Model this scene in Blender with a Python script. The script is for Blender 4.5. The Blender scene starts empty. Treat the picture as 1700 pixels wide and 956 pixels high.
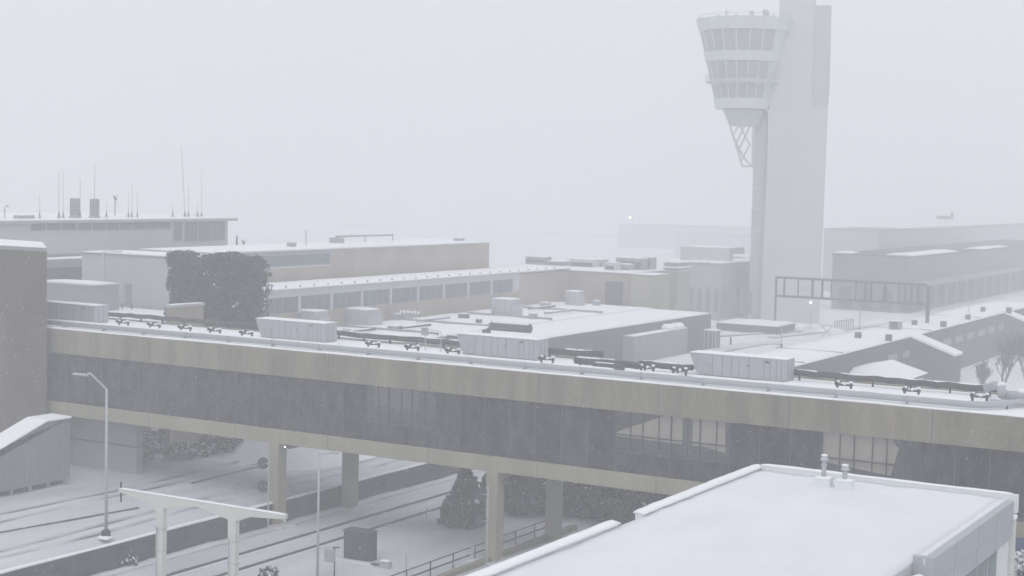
import bpy, bmesh, math, random
from mathutils import Vector, noise
random.seed(7)
S = bpy.context.scene
COL = S.collection
RAD = math.radians

# ---------------------------------------------------------------- camera, sky, sun, exposure
CAM = Vector((0, 0, 27.0)); FPX = 2568.0
YAW, PITCH, ROLL = 0.530594, -0.066050, 0.021636
_f = Vector((-math.sin(YAW)*math.cos(PITCH), math.cos(YAW)*math.cos(PITCH), math.sin(PITCH)))
_r0 = _f.cross(Vector((0, 0, 1))).normalized(); _u0 = _r0.cross(_f)
CR = _r0*math.cos(ROLL) + _u0*math.sin(ROLL); CU = _u0*math.cos(ROLL) - _r0*math.sin(ROLL); CF = _f
cd = bpy.data.cameras.new('camera'); cam = bpy.data.objects.new('camera', cd); COL.objects.link(cam)
cd.sensor_width = 36; cd.lens = FPX/1700*36; cd.clip_start = 0.5; cd.clip_end = 6000
from mathutils import Matrix
M = Matrix((CR, CU, -CF)).transposed().to_4x4(); M.translation = CAM
cam.matrix_world = M
S.camera = cam

SUN_EL, SUN_ROT = RAD(48), RAD(150)
w = bpy.data.worlds.new("World"); S.world = w; w.use_nodes = True
nt = w.node_tree; nt.nodes.clear()
sky = nt.nodes.new('ShaderNodeTexSky'); sky.sky_type = 'NISHITA'; sky.sun_disc = False
sky.sun_elevation = SUN_EL; sky.sun_rotation = SUN_ROT; sky.dust_density = 6; sky.air_density = 1.0
hs = nt.nodes.new('ShaderNodeHueSaturation'); hs.inputs['Saturation'].default_value = 0.25
mx = nt.nodes.new('ShaderNodeMix'); mx.data_type = 'RGBA'; mx.inputs[0].default_value = 0.8
mx.inputs[7].default_value = (8.75, 8.88, 9.25, 1)            # even overcast cloud cover
bg = nt.nodes.new('ShaderNodeBackground'); bg.inputs['Strength'].default_value = 0.1
ow = nt.nodes.new('ShaderNodeOutputWorld')
nt.links.new(sky.outputs[0], hs.inputs['Color']); nt.links.new(hs.outputs[0], mx.inputs[6])
nt.links.new(mx.outputs[2], bg.inputs[0]); nt.links.new(bg.outputs[0], ow.inputs[0])
sl = bpy.data.lights.new('sun', 'SUN'); sl.energy = 0.5; sl.angle = RAD(25); sl.color = (1, .97, .93)
so = bpy.data.objects.new('sun', sl); COL.objects.link(so)
so.rotation_euler = (RAD(90)-SUN_EL, 0, RAD(180)-SUN_ROT); so.location = (0, -30, 80)
S.view_settings.view_transform = 'Standard'; S.view_settings.look = 'None'
S.view_settings.exposure = 0.10; S.view_settings.gamma = 1.0; S.view_settings.use_curve_mapping = False
S.render.engine = 'CYCLES'
S.cycles.max_bounces = 6; S.cycles.volume_bounces = 3; S.cycles.transparent_max_bounces = 16
S.cycles.use_denoising = True

HAZE_DENSITY = 0.0029

# ---------------------------------------------------------------- where a sight line meets a plane
def ray(px, py): return (CF*FPX + CR*(px-850) - CU*(py-478)).normalized()
def PZ(px, py, z=0.0): d = ray(px, py); return CAM + d*((z-CAM.z)/d.z)
def PX(px, py, x): d = ray(px, py); return CAM + d*(x/d.x)
def PY(px, py, y): d = ray(px, py); return CAM + d*(y/d.y)

# ---------------------------------------------------------------- materials
MATS = {}
def mat(name, col, rough=.8, var=.12, scale=.6, col2=None, stretch=(1, 1, 1), bump=0.0, bscale=3.0, spec=.3, detail=6, metal=0):
    if name in MATS: return MATS[name]
    m = bpy.data.materials.new(name); m.use_nodes = True; t = m.node_tree
    b = t.nodes['Principled BSDF']; b.inputs['Roughness'].default_value = rough
    b.inputs['Specular IOR Level'].default_value = spec; b.inputs['Metallic'].default_value = metal
    tc = t.nodes.new('ShaderNodeTexCoord'); mp = t.nodes.new('ShaderNodeMapping'); mp.inputs['Scale'].default_value = stretch
    n = t.nodes.new('ShaderNodeTexNoise'); n.inputs['Scale'].default_value = scale; n.inputs['Detail'].default_value = detail
    n.inputs['Roughness'].default_value = .65
    t.links.new(tc.outputs['Object'], mp.inputs[0]); t.links.new(mp.outputs[0], n.inputs['Vector'])
    rp = t.nodes.new('ShaderNodeValToRGB'); rp.color_ramp.elements[0].position = .3; rp.color_ramp.elements[1].position = .7
    c2 = col2 or tuple(c*(1+var) for c in col); c1 = col if col2 else tuple(c*(1-var) for c in col)
    rp.color_ramp.elements[0].color = (*c1, 1); rp.color_ramp.elements[1].color = (*c2, 1)
    t.links.new(n.outputs['Fac'], rp.inputs[0]); t.links.new(rp.outputs[0], b.inputs['Base Color'])
    if bump:
        n2 = t.nodes.new('ShaderNodeTexNoise'); n2.inputs['Scale'].default_value = bscale; n2.inputs['Detail'].default_value = 5
        t.links.new(tc.outputs['Object'], n2.inputs['Vector'])
        bp = t.nodes.new('ShaderNodeBump'); bp.inputs['Strength'].default_value = bump; bp.inputs['Distance'].default_value = .2
        t.links.new(n2.outputs['Fac'], bp.inputs['Height']); t.links.new(bp.outputs[0], b.inputs['Normal'])
    MATS[name] = m; return m
SNOW = mat('snow', (.86, .875, .90), .9, .03, .12, bump=.25, bscale=.9, spec=.1)
GSNOW = mat('grey ground snow', (.44, .455, .485), .9, .1, .2, col2=(.66, .675, .705), stretch=(1, .35, 1), bump=.4, bscale=1.2, spec=.1, detail=10)  # patchy grey, darker than the other snow
GSNOW2 = mat('wind packed snow', (.62, .64, .67), .9, .1, .16, col2=(.82, .83, .86), stretch=(1, .35, 1), bump=.3, bscale=1.2, spec=.1, detail=10)
NSNOW = mat('near roof snow', (.76, .775, .81), .9, .04, .35, bump=.3, bscale=1.1, spec=.1, stretch=(1, .5, 1))
RSNOW = mat('roof snow', (.86, .875, .90), .9, .025, .25, bump=.12, bscale=1.5, spec=.1)
TSNOW = mat('trodden snow', (.40, .415, .45), .9, .1, .35, bump=.4, bscale=2.0, spec=.1, stretch=(1, .25, 1))
BEIGE = mat('beige concrete', (.165, .154, .122), .9, .2, .8, col2=(.295, .27, .21), stretch=(1, 1, .18), bump=.15, detail=10)
BEIGE2 = mat('pale beige concrete', (.255, .24, .19), .9, .1, .5, col2=(.35, .325, .25), stretch=(1, 1, .3), bump=.15, detail=10)
TAN = mat('tan brick', (.27, .235, .205), .9, .1, .3, col2=(.385, .33, .28), stretch=(1, 1, .5), bump=.1)
BROWNW = mat('beige brick wall', (.25, .22, .19), .9, .12, .4, col2=(.345, .30, .255), stretch=(1, 1, .3), bump=.1)
WALLG = mat('light grey cladding', (.44, .46, .48), .7, .06, .3)
WALLG2 = mat('mid grey cladding', (.26, .275, .30), .8, .08, .3)
DARKW = mat('dark grey wall', (.062, .065, .075), .85, .15, .4, stretch=(1, 1, .4))
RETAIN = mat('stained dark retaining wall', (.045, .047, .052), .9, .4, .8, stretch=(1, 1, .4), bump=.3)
MAUVE = mat('dark mauve fascia', (.12, .11, .12), .85, .12, .4, stretch=(1, 1, .3))
UNITM = mat('pale grey painted steel', (.36, .37, .40), .5, .05, .5, stretch=(1, 1, .3))
SEAM = mat('dark seam', (.12, .125, .135), .8, .05)
DKPIPE = mat('black pipe lagging', (.055, .058, .065), .8, .35, 2.0, bump=.4, bscale=4)
PIPEW = mat('white pipe cladding', (.38, .40, .43), .5, .05, .7)
GALV = mat('galvanised steel', (.42, .44, .46), .5, .1, 1.5, metal=.2)
PALEST = mat('pale painted steel', (.62, .61, .58), .5, .06, 1.0)
DARKST = mat('dark weathered steel', (.035, .037, .042), .7, .25, 1.2)
FRAME = mat('dark bronze frame', (.07, .07, .078), .6, .1, 1)
GLASSD = mat('dark tinted glass', (.002, .003, .008), .4, .0, 1.3, col2=(.085, .085, .105), stretch=(1, 1, .55), spec=.1, detail=14)
GLASSF = mat('grey window glass', (.10, .12, .14), .25, .15, .4, spec=.4)
GLASST = mat('teal window glass', (.10, .16, .17), .2, .3, .7, spec=.5)
GLASSB = mat('brown tinted glass', (.012, .010, .010), .4, .0, 1.1, col2=(.09, .085, .095), stretch=(1, 1, .5), spec=.1, detail=14)
GLASSE = mat('blackish tinted glass', (.001, .001, .003), .4, .0, 1.5, col2=(.06, .063, .075), stretch=(1, 1, .6), spec=.1, detail=14)
REFLWALL = mat('beige painted reflection', (.60, .54, .44), .8, .06, .5)  # reflection of a neighbouring building, painted as a beige panel
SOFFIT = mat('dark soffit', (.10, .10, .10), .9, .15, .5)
TOWC = mat('tower concrete', (.49, .52, .53), .8, .04, .15, stretch=(1, 1, .2))  # lightened so the colour itself carries some haze
TOWD = mat('tower shaded recess cladding', (.41, .435, .45), .8, .04, .2)  # darker recess tone, paled in colour for haze
TOWW = mat('tower white band', (.53, .56, .57), .6, .03, .3)
TOWG = mat('tower window glass', (.27, .29, .305), .3, .1, .3, spec=.3)  # panes paled too, haze put into the colour
RAIL = mat('dark steel rail', (.06, .06, .065), .6, .2, 2)
LEAF = mat('dark evergreen leaves', (.022, .030, .029), .9, .4, 1.5)
BARK = mat('dark bark', (.07, .065, .062), .95, .3, 3)
BLUE = mat('blue painted panel', (.06, .085, .19), .6, .1, 1)
SHEDW = mat('dull white panels', (.21, .215, .235), .7, .12, .5, stretch=(1, 1, .3))
FARL = mat('haze paled far cladding', (.42, .43, .45), .8, .05, .2)  # pale tone adds distance haze to the far blocks
MUTED = mat('muted window', (.19, .20, .22), .4)
FARW = mat('haze lightened dark cladding', (.17, .175, .185), .8, .15, .2)  # dark wall lightened in colour to thicken the haze
MIDW = mat('blue grey cladding', (.33, .345, .37), .8, .12, .2, stretch=(1, 1, .4), detail=8)
def clear_glass():
    m = bpy.data.materials.new('clear bridge glass'); m.use_nodes = True; t = m.node_tree; t.nodes.clear()
    a = t.nodes.new('ShaderNodeBsdfTransparent'); a.inputs[0].default_value = (.9, .9, .9, 1)
    g = t.nodes.new('ShaderNodeBsdfGlossy'); g.inputs['Roughness'].default_value = .15; g.inputs[0].default_value = (.6, .62, .66, 1)
    mxn = t.nodes.new('ShaderNodeMixShader'); mxn.inputs[0].default_value = .1
    o = t.nodes.new('ShaderNodeOutputMaterial')
    t.links.new(a.outputs[0], mxn.inputs[1]); t.links.new(g.outputs[0], mxn.inputs[2]); t.links.new(mxn.outputs[0], o.inputs[0])
    return m
CLEAR = clear_glass()
def emit(name, col, s):
    m = bpy.data.materials.new(name); m.use_nodes = True; b = m.node_tree.nodes['Principled BSDF']
    b.inputs['Emission Color'].default_value = (*col, 1); b.inputs['Emission Strength'].default_value = s
    return m
LAMPW = emit('lit white lamp', (1, .98, .95), 4); LAMPY = emit('lit warm lamp', (1, .72, .25), 7)

# ---------------------------------------------------------------- builders
def wloc(o):
    v = Vector((0, 0, 0))
    while o is not None: v = v + Vector(o.location); o = o.parent
    return v
class MB:
    def __init__(s): s.v = []; s.f = []
    SPLIT = {'panel_seam', 'clamp', 'snow_cap', 'mullion', 'roof_mast', 'foot', 'roof_stub', 'post', 'trunk', 'band', 'floor_band', 'louvre', 'roof_kerb', 'roof_joint', 'cable_strap', 'seam', 'arm', 'leg'}
    def add(s, vs, fs):
        s.q = getattr(s, 'q', []); s.q.append((len(s.v), len(s.f), len(vs), len(fs)))
        k = len(s.v); s.v += [tuple(a) for a in vs]; s.f += [tuple(i+k for i in f) for f in fs]; return s
    def box(s, x0, x1, y0, y1, z0, z1):
        x0, x1 = sorted((x0, x1)); y0, y1 = sorted((y0, y1)); z0, z1 = sorted((z0, z1))
        return s.add([(x0,y0,z0),(x1,y0,z0),(x1,y1,z0),(x0,y1,z0),(x0,y0,z1),(x1,y0,z1),(x1,y1,z1),(x0,y1,z1)],
              [(0,3,2,1),(4,5,6,7),(0,1,5,4),(1,2,6,5),(2,3,7,6),(3,0,4,7)])
    def prism(s, bottom, top):                      # two rings of equal length
        n = len(bottom); vs = list(bottom)+list(top)
        fs = [tuple(reversed(range(n))), tuple(range(n, 2*n))]+[(i, (i+1) % n, (i+1) % n+n, i+n) for i in range(n)]
        return s.add(vs, fs)
    def poly(s, xy, z0, z1): return s.prism([(x, y, z0) for x, y in xy], [(x, y, z1) for x, y in xy])
    def tube(s, pts, rad, n=8, rad2=None):
        pts = [Vector(p) for p in pts]; rings = []; m = len(pts)
        up = None
        for i, p in enumerate(pts):
            d = (pts[min(i+1, m-1)]-pts[max(i-1, 0)]).normalized()
            a = d.cross(Vector((0, 0, 1)) if abs(d.z) < .9 else Vector((1, 0, 0))).normalized(); b = a.cross(d)
            rr = rad if rad2 is None else rad+(rad2-rad)*i/(m-1)
            rings.append([p+a*rr*math.cos(2*math.pi*k/n)+b*rr*math.sin(2*math.pi*k/n) for k in range(n)])
        vs = [v for r in rings for v in r]; fs = []
        for i in range(m-1):
            for k in range(n): fs.append((i*n+k, i*n+(k+1) % n, (i+1)*n+(k+1) % n, (i+1)*n+k))
        fs += [tuple(reversed(range(n))), tuple(range((m-1)*n, m*n))]
        return s.add(vs, fs)
    def disc(s, c, nrm, r, th, n=16):
        nrm = Vector(nrm).normalized(); return s.tube([Vector(c)-nrm*th/2, Vector(c)+nrm*th/2], r, n)
    def blob(s, c, r, sz=1, n=8, jit=.2):
        bm = bmesh.new(); bmesh.ops.create_icosphere(bm, subdivisions=1, radius=1)
        vs = [Vector((v.co.x*r, v.co.y*r, v.co.z*r*sz))*(1+random.uniform(-jit, jit))+Vector(c) for v in bm.verts]
        fs = [tuple(v.index for v in f.verts) for f in bm.faces]; bm.free(); return s.add(vs, fs)
    def build(s, name, m, parent=None, bevel=0, smooth=False):
        off = wloc(parent) if parent else Vector((0, 0, 0))
        if name in MB.SPLIT and parent is not None and 1 < len(s.q) < 60 or name == 'frame' and 1 < len(s.q) < 4:
            for a, b, c, d in s.q:
                pc = MB(); pc.add(s.v[a:a+c], [tuple(i-a for i in f) for f in s.f[b:b+d]]); last = pc.build(name, m, parent, bevel, smooth)
            return last
        me = bpy.data.meshes.new(name); me.from_pydata([tuple(Vector(v)-off) for v in s.v], [], s.f); me.update()
        bm = bmesh.new(); bm.from_mesh(me); bmesh.ops.recalc_face_normals(bm, faces=bm.faces); bm.to_mesh(me); bm.free()
        me.materials.append(m); o = bpy.data.objects.new(name, me); COL.objects.link(o); o.parent = parent
        if smooth:
            for p in me.polygons: p.use_smooth = True
        if bevel:
            b = o.modifiers.new('bevel', 'BEVEL'); b.width = bevel; b.segments = 2; b.limit_method = 'ANGLE'
        return o
def B(*a): return MB().box(*a)
def tag(o, label=None, cat=None, group=None, kind=None):
    if label: o['label'] = label
    if cat: o['category'] = cat
    if group: o['group'] = group
    if kind: o['kind'] = kind
    return o
def thing(name, label, cat, loc=(0, 0, 0), group=None):
    o = bpy.data.objects.new(name, None); COL.objects.link(o); o.location = loc; o.empty_display_size = .5
    return tag(o, label, cat, group)
def copy_tree(o, parent=None, loc=None):
    c = o.copy(); COL.objects.link(c); c.parent = parent
    if loc is not None: c.location = loc
    for ch in list(o.children): copy_tree(ch, c)
    return c
ORD = ['leftmost', 'second from the left', 'third from the left', 'fourth from the left', 'fifth from the left', 'sixth from the left',
       'seventh from the left', 'eighth from the left', 'ninth from the left', 'tenth from the left', 'eleventh from the left',
       'twelfth from the left', 'thirteenth from the left', 'fourteenth from the left', 'fifteenth from the left', 'sixteenth from the left', 'seventeenth from the left', 'eighteenth from the left']

def snow_sheet(x0, x1, y0, y1, z, th=.2, step=1.2, amp=.05, edge=.08, seed=0, zf=None, drop=.55):
    """a layer of lying snow: bumpy top, rounded uneven rim, flat underside"""
    nx = max(2, min(140, int(abs(x1-x0)/step))); ny = max(2, min(140, int(abs(y1-y0)/step)))
    m = MB(); vs = []; fs = []
    for j in range(ny+1):
        for i in range(nx+1):
            u, v = i/nx, j/ny; x = x0+(x1-x0)*u; y = y0+(y1-y0)*v
            nz = noise.noise(Vector((x*.55+seed, y*.55, seed)))*amp+noise.noise(Vector((x*.13, y*.13+seed, 3)))*amp*1.6
            h = th+nz
            e = noise.noise(Vector((x*1.1+seed, y*1.1, 9)))*edge
            if i in (0, nx): x += e; h *= drop
            if j in (0, ny): y += e; h *= drop
            vs.append((x, y, z+(zf(x, y) if zf else 0)+max(h, .02)))
    W_ = nx+1
    for j in range(ny):
        for i in range(nx): fs.append((j*W_+i, j*W_+i+1, (j+1)*W_+i+1, (j+1)*W_+i))
    rim = [i for i in range(nx+1)]+[j*W_+nx for j in range(1, ny+1)]+[ny*W_+i for i in range(nx-1, -1, -1)]+[j*W_ for j in range(ny-1, 0, -1)]
    k = len(vs)
    for r in rim: vs.append((vs[r][0], vs[r][1], z+(zf(vs[r][0], vs[r][1]) if zf else 0)))
    n = len(rim)
    for i in range(n): fs.append((rim[i], rim[(i+1) % n], k+(i+1) % n, k+i))
    fs.append(tuple(range(k, k+n)))
    m.add(vs, fs); return m
def cap(parent, x0, x1, y0, y1, z, th=.2, step=1.5, amp=.04, edge=.06, mt=None, name='snow_cap', zf=None):
    x0, x1 = sorted((x0, x1)); y0, y1 = sorted((y0, y1))
    return snow_sheet(x0, x1, y0, y1, z, th, step, amp, edge, random.random()*50, zf).build(name, mt or RSNOW, parent, smooth=True)
def leaves(m, pts, size):
    for p in pts:
        a = Vector((random.uniform(-1, 1), random.uniform(-1, 1), random.uniform(-1, 1))).normalized()
        b = a.cross(Vector((random.uniform(-1, 1), random.uniform(-1, 1), random.uniform(-1, 1)))).normalized()
        s_ = size*random.uniform(.6, 1.4); p = Vector(p)
        m.add([p-a*s_, p+b*s_*.6, p+a*s_, p-b*s_*.6], [(0, 1, 2, 3)])
    return m

# ================================================================ SETTING
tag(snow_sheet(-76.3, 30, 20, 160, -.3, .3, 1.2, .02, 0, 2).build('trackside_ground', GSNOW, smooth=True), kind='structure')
tag(snow_sheet(-560, 240, -60, 950, -.72, .6, 6, .02, 0).build('ground', GSNOW2, smooth=True), kind='structure')
EL = 4.6                                                                  # upper road level beyond the shed
WX = -76.4; WZ = 1.75                                                     # retaining wall line, upper road level
def road_h(x, y): return 0
rd = snow_sheet(-175, WX-.35, 40, 122, .06, WZ-.06, 1.6, .05, 0, 4).build('road', GSNOW, smooth=True)
tag(rd, kind='structure')
for k, (x, wd) in enumerate([(-79.6, .28), (-81.4, .25), (-88.0, .35), (-90.0, .4)]):   # ruts left by wheels
    m = MB(); n = 60; vs = []; fs = []
    for i in range(n+1):
        y = 42+i*1.25; xx = x+noise.noise(Vector((k*7.1, y*.05, 0)))*.8
        z = WZ+.13
        wj = wd*max(.02, .7+noise.noise(Vector((k*3.3, y*.25, 2)))*1.6)
        vs += [(xx-wj/2, y, z), (xx+wj/2, y, z)]
    for i in range(n): fs.append((2*i, 2*i+1, 2*i+3, 2*i+2))
    m.add(vs, fs)
    tag(m.build('tyre_track', TSNOW), kind='structure')
# rail tracks in the cutting
def track(x, nm):
    o = B(x-1.35, x+1.35, 30, 150, .015, .05).build('trackbed', TSNOW); o['kind'] = 'structure'
for x in (-72.1, -69.25):
    r_ = MB(); n = 80
    for i in range(n):
        y0, y1 = 30+i*1.5, 31.5+i*1.5; h = .19+.03*noise.noise(Vector((x, y0*.3, 0)))
        r_.box(x-.10, x+.10, y0, y1+.001*(i % 2), -.05, h)
    tag(r_.build('railway_rail', RAIL), kind='structure')
    tag(B(x-.32, x+.32, 30, 150, -.03, .06).build('rail_channel', GSNOW2, bevel=.03), kind='structure')

# ================================================================ FOOTBRIDGE
YB, YK = 94.0, 105.0; XL, XR = -112.0, 12.0
br = thing('footbridge', 'long enclosed footbridge with beige concrete bands and a dark glazed middle on square columns', 'footbridge', (-60, 99.5, 0))
ZT, ZF, ZL, ZU = 13.92, 11.83, 7.62, 6.52
B(XL, XR, YB, YB+.45, ZF, ZT).build('upper_fascia', BEIGE, br, bevel=.04)
B(XL, XR, YK-.45, YK, ZF, ZT).build('rear_fascia', BEIGE, br, bevel=.04)
B(XL, XR, YB, YB+.6, ZU, ZL).build('lower_beam', BEIGE2, br, bevel=.04)
B(XL, XR, YK-.6, YK, ZU, ZL).build('rear_beam', BEIGE2, br, bevel=.04)
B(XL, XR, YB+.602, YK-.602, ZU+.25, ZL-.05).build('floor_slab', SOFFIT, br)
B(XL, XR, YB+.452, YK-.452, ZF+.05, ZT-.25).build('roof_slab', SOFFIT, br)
B(XL, XR, YK-1.2, YK-1.1, ZL-.03, ZF+.03).build('rear_glazing', GLASSD, br)
B(XL, XR, YB+3.2, YB+3.3, ZL-.04, ZF+.04).build('corridor_wall', GLASSD, br)
cap(br, XL, XR, YB+.5, YK-.5, ZT-.25, .26, 1.0, .03, .03, name='roof_snow')
cap(br, XL, XR, YB+.02, YB+.44, ZT, .09, .3, .08, .1, name='edge_snow')
# glazing: each bay a pane, see-through in three bays
bay = 2.1; n = int((XR-XL)/bay)
def xat(px, py): return PY(px, py, YB).x
clear = [(xat(1010, 710), xat(1212, 720)), (xat(1350, 745), xat(1500, 750)), (xat(612, 655), xat(715, 670))]
fr = MB()
for i in range(n):
    x0 = XL+i*bay; x1 = x0+bay; xc = (x0+x1)/2
    isclear = any(a < xc < b for a, b in clear); GP = (GLASSD, GLASSD, GLASSE, GLASSB)[int(abs(math.sin(i*12.9898)*43758.5)) % 4]
    g = B(x0+.03, x1-.03, YB+.30, YB+.33, 9.0 if isclear else ZL, ZF).build('window_pane', CLEAR if isclear else GP, br)
    if isclear: B(x0+.03, x1-.03, YB+.30, YB+.33, ZL, 8.995).build('spandrel_pane', GLASSD, br)
    if isclear: g['label'] = 'clear pane with a coloured reflection panel behind'
    fr.box(x0-.03, x0+.03, YB+(.22 if isclear else .27), YB+.36, ZL, ZF)
    if isclear:
        fr.box(x0+.03, x1-.03, YB+.24, YB+.36, 10.15, 10.24); fr.box(x0+.03, x1-.03, YB+.24, YB+.36, 9.1, 9.18)
        fr.box(xc+.1, xc+.16, YB+.25, YB+.36, 9.18, ZF)
fr.build('window_frame', FRAME, br)
def ipanel(pts, y, nm='pane_backing', m_=REFLWALL):
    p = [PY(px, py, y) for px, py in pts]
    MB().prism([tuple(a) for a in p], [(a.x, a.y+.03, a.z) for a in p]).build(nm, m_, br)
ipanel([(1008, 722), (1122, 684), (1204, 690), (1204, 752), (1170, 742)], YB+.46)  # beige shape stands in for a reflection in the glass
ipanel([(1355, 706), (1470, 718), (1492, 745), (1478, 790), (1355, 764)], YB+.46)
ipanel([(622, 640), (694, 648), (694, 686), (622, 680)], YB+.46, 'pane_backing', MAUVE)
ipanel([(1133, 690), (1150, 692), (1149, 742), (1133, 742)], YB+.42, 'interior_post', DARKST)
ipanel([(1212, 700), (1238, 703), (1238, 775), (1212, 772)], YB+.42, 'interior_post', BROWNW)
def colpair(xf, xb):
    for x, ya, yb_ in ((xf, YB-.06, YB+1.0), (xb, YK-2.7, YK-1.6)):
        B(x, x+.95, ya, yb_, -.2, ZU+.02 if ya > YB else ZL-.14).build('column', BEIGE2, br, bevel=.05)
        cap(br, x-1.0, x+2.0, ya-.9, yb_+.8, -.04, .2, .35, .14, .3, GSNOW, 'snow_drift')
    xm = (xf+xb)/2
    B(xm, xm+.8, YB+1.01, YK-2.71, ZU-.5, ZU+.24).build('cross_beam', BEIGE, br)
cf = [PY(445.5, 800, YB-.06).x, PY(805.5, 850, YB-.06).x]; ck = [PY(567, 800, YK-2.7).x, PY(905, 840, YK-2.7).x]
dxc = cf[1]-cf[0]
for k in range(2): colpair(cf[k], ck[k])
for k in (2, 3): colpair(cf[1]+dxc*(k-1), ck[1]+dxc*(k-1))

for k in range(13):
    x = XL+4+k*9.2
    for z0, z1, y in ((ZF+.04, ZT-.02, YB-.004), (ZU+.04, ZL-.04, YB-.004)): B(x, x+.05, y, YB+.05, z0, z1).build('panel_joint', SOFFIT, br)
# ---- rooftop plant on the bridge
ZR = ZT+.02
def roofx(px, y):                                   # X of a point of the roof seen in column px at depth y
    py = 543+.0919*(px-78)-8
    for _ in range(4):
        x = PY(px, py, y).x; p = Vector((x, y, ZR))-CAM; py = 478-FPX*(p@CU if False else p.dot(CU))/p.dot(CF)
    return x
pp = thing('roof_pipe', 'fat white clad pipe running along the front edge of the footbridge roof', 'pipe', (-60, 95.6, ZR))
xe = roofx(1628, 95.5)
pts = [(XL, 95.5, ZR+.30), (xe-.6, 95.5, ZR+.30), (xe, 95.7, ZR+.30), (xe+1.0, 97.0, ZR+.30), (xe+1.7, 98.6, ZR+.30), (xe+2.6, 101.0, ZR+.30)]
MB().tube(pts, .22, 12).build('pipe_run', PIPEW, pp, smooth=True)
m = MB(); x = XL+2
while x < xe-1: m.box(x-.03, x+.03, 95.25, 95.75, ZR-.02, ZR+.5); x += 4.6
m.build('clamp', PIPEW, pp)
s_ = MB(); x = XL
while x < xe-.8:
    L = random.uniform(3, 9)
    s_.tube([(x, 95.52, ZR+.46), (x+.3, 95.52, ZR+.50), (min(x+L, xe-.7)-.3, 95.52, ZR+.50), (min(x+L, xe-.7), 95.52, ZR+.46)], .11, 8); x += L+random.choice((.02, .3, .9))
s_.build('snow_cap', RSNOW, pp, smooth=True)
# air handling units
def make_unit():
    u = thing('air_handling_unit', 'x', 'roof unit', (0, 0, 0), 'air handling units along the footbridge roof')
    L, D, H = 6.6, 1.7, 1.62
    B(0, L, 0, D, .10, H).build('casing', UNITM, u, bevel=.03)
    MB().prism([(-.02, .05, .30), (-.02, D-.05, .30), (-.02, D-.05, H-.02), (-.02, .05, H-.02)],
               [(-.12, .05, .30), (-.12, D-.05, .30), (-.62, D-.05, H-.05), (-.62, .05, H-.05)]).build('intake_hood', UNITM, u)
    sm = MB()
    for x in (1.15, 1.9, 2.6, 3.15, 3.9, 5.0, 5.45, 5.9, 6.25): sm.box(x-.015, x+.015, -.008, .01, .12, H-.06)
    for y in (.5, 1.1): sm.box(L-.01, L+.008, y-.015, y+.015, .12, H-.06)
    sm.build('panel_seam', SEAM, u)
    d = B(.38, .98, -.02, -.003, .16, .86).build('access_door', UNITM, u); B(.36, 1.0, -.006, -.002, .14, .88).build('door_gap', SEAM, d)
    B(5.1, 5.38, -.05, -.009, 1.28, 1.42).build('vent', SEAM, u); B(3.75, 3.88, -.05, -.009, .95, 1.03).build('handle', SEAM, u)
    B(.05, L-.05, .05, D-.05, -.02, .098).build('skid', DARKST, u)
    cap(u, -.6, L+.05, -.05, D+.05, H, .08, .4, .03, .03)
    return u
U0 = make_unit()
ulab = ['pale grey roof unit beside the tall beige building at the left end of the footbridge', 'pale grey roof unit on the footbridge in front of the dark evergreen block',
        'pale grey roof unit on the footbridge in front of the long snowy shed roof', 'pale grey roof unit on the footbridge, nearest to the camera']
for i, (px, py) in enumerate([(None, 0), (433, 560), (768, 588), (1157, 622)]):
    if px is None: loc = Vector((-108.1, 99.6, ZR))
    else: loc = PZ(px, py, ZR)
    loc.z = ZR-.06
    o = U0 if i == 0 else copy_tree(U0)
    o.location = loc; o['label'] = ulab[i]
# pipe stands
def make_stand():
    t = thing('pipe_stand', 'x', 'pipe stand', (0, 0, 0), 'pipe stands on the footbridge roof')
    for x in (-.42, .42): MB().tube([(x, .12 if x > 0 else -.12, -.1), (x, .12 if x > 0 else -.12, .62)], .085, 6).build('leg', DARKST, t)
    MB().tube([(-.55, -.15, .44), (.55, .15, .44)], .07, 6).build('crossbar', DARKST, t)
    m = MB(); m.tube([(-.42, -.45, .56), (-.40, .4, .58)], .1, 8); m.build('clamp', DARKST, t)
    s2 = MB()
    for x in (-.38, .02, .42): s2.blob((x, x*.28, .64 if abs(x) > .1 else .52), .14, .7)
    s2.build('snow_cap', RSNOW, t, smooth=True)
    return t
ST = make_stand()
spx = [205, 257, 308, 357, 410, 620, 685, 752, 908, 1074, 1128, 1401, 1513, 1626]
for i, px in enumerate(spx):
    o = ST if i == 0 else copy_tree(ST)
    o.location = (roofx(px, 98.6), 98.6, ZR-.02); o['label'] = 'dark snow topped pipe stand on the footbridge roof, '+ORD[i]
# dark lagged pipes at the back of the roof
def lagged(pxa, pxb, y, z, r, label, snowy=True, nm='lagged_pipe'):
    xa, xb = roofx(pxa, y), roofx(pxb, y); t = thing(nm, label, 'pipe', ((xa+xb)/2, y, ZR))
    n_ = max(3, int((xb-xa)/.8)); m1 = MB(); pts = []
    for k in range(n_+1): pts.append((xa+(xb-xa)*k/n_, y+random.uniform(-.04, .04), z+random.uniform(-.05, .05)))
    m1.tube(pts, r, 10); m1.build('pipe_run', DKPIPE, t, smooth=True)
    m2 = MB(); x = xa+.4
    while x < xb: m2.box(x-.05, x+.05, y-.08, y+.08, ZR-.06, z-r*.5); x += 2.6
    m2.build('foot', DARKST, t)
    if snowy:
        s3 = MB(); x = xa+.1
        while x < xb-.7:
            L = random.uniform(.5, 1.6); L = min(L, xb-x)
            if random.random() < .8: s3.tube([(x, y+.03, z+r*.72), (x+.15, y+.03, z+r*.86), (x+L-.15, y+.03, z+r*.86), (x+L, y+.03, z+r*.72)], r*.38, 6)
            x += L+.05
        s3.build('snow_cap', RSNOW, t, smooth=True)
    return t
lagged(556, 770, 103.3, ZR+.5, .22, 'black lagged pipe on the footbridge roof between the second and third roof units')
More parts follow.
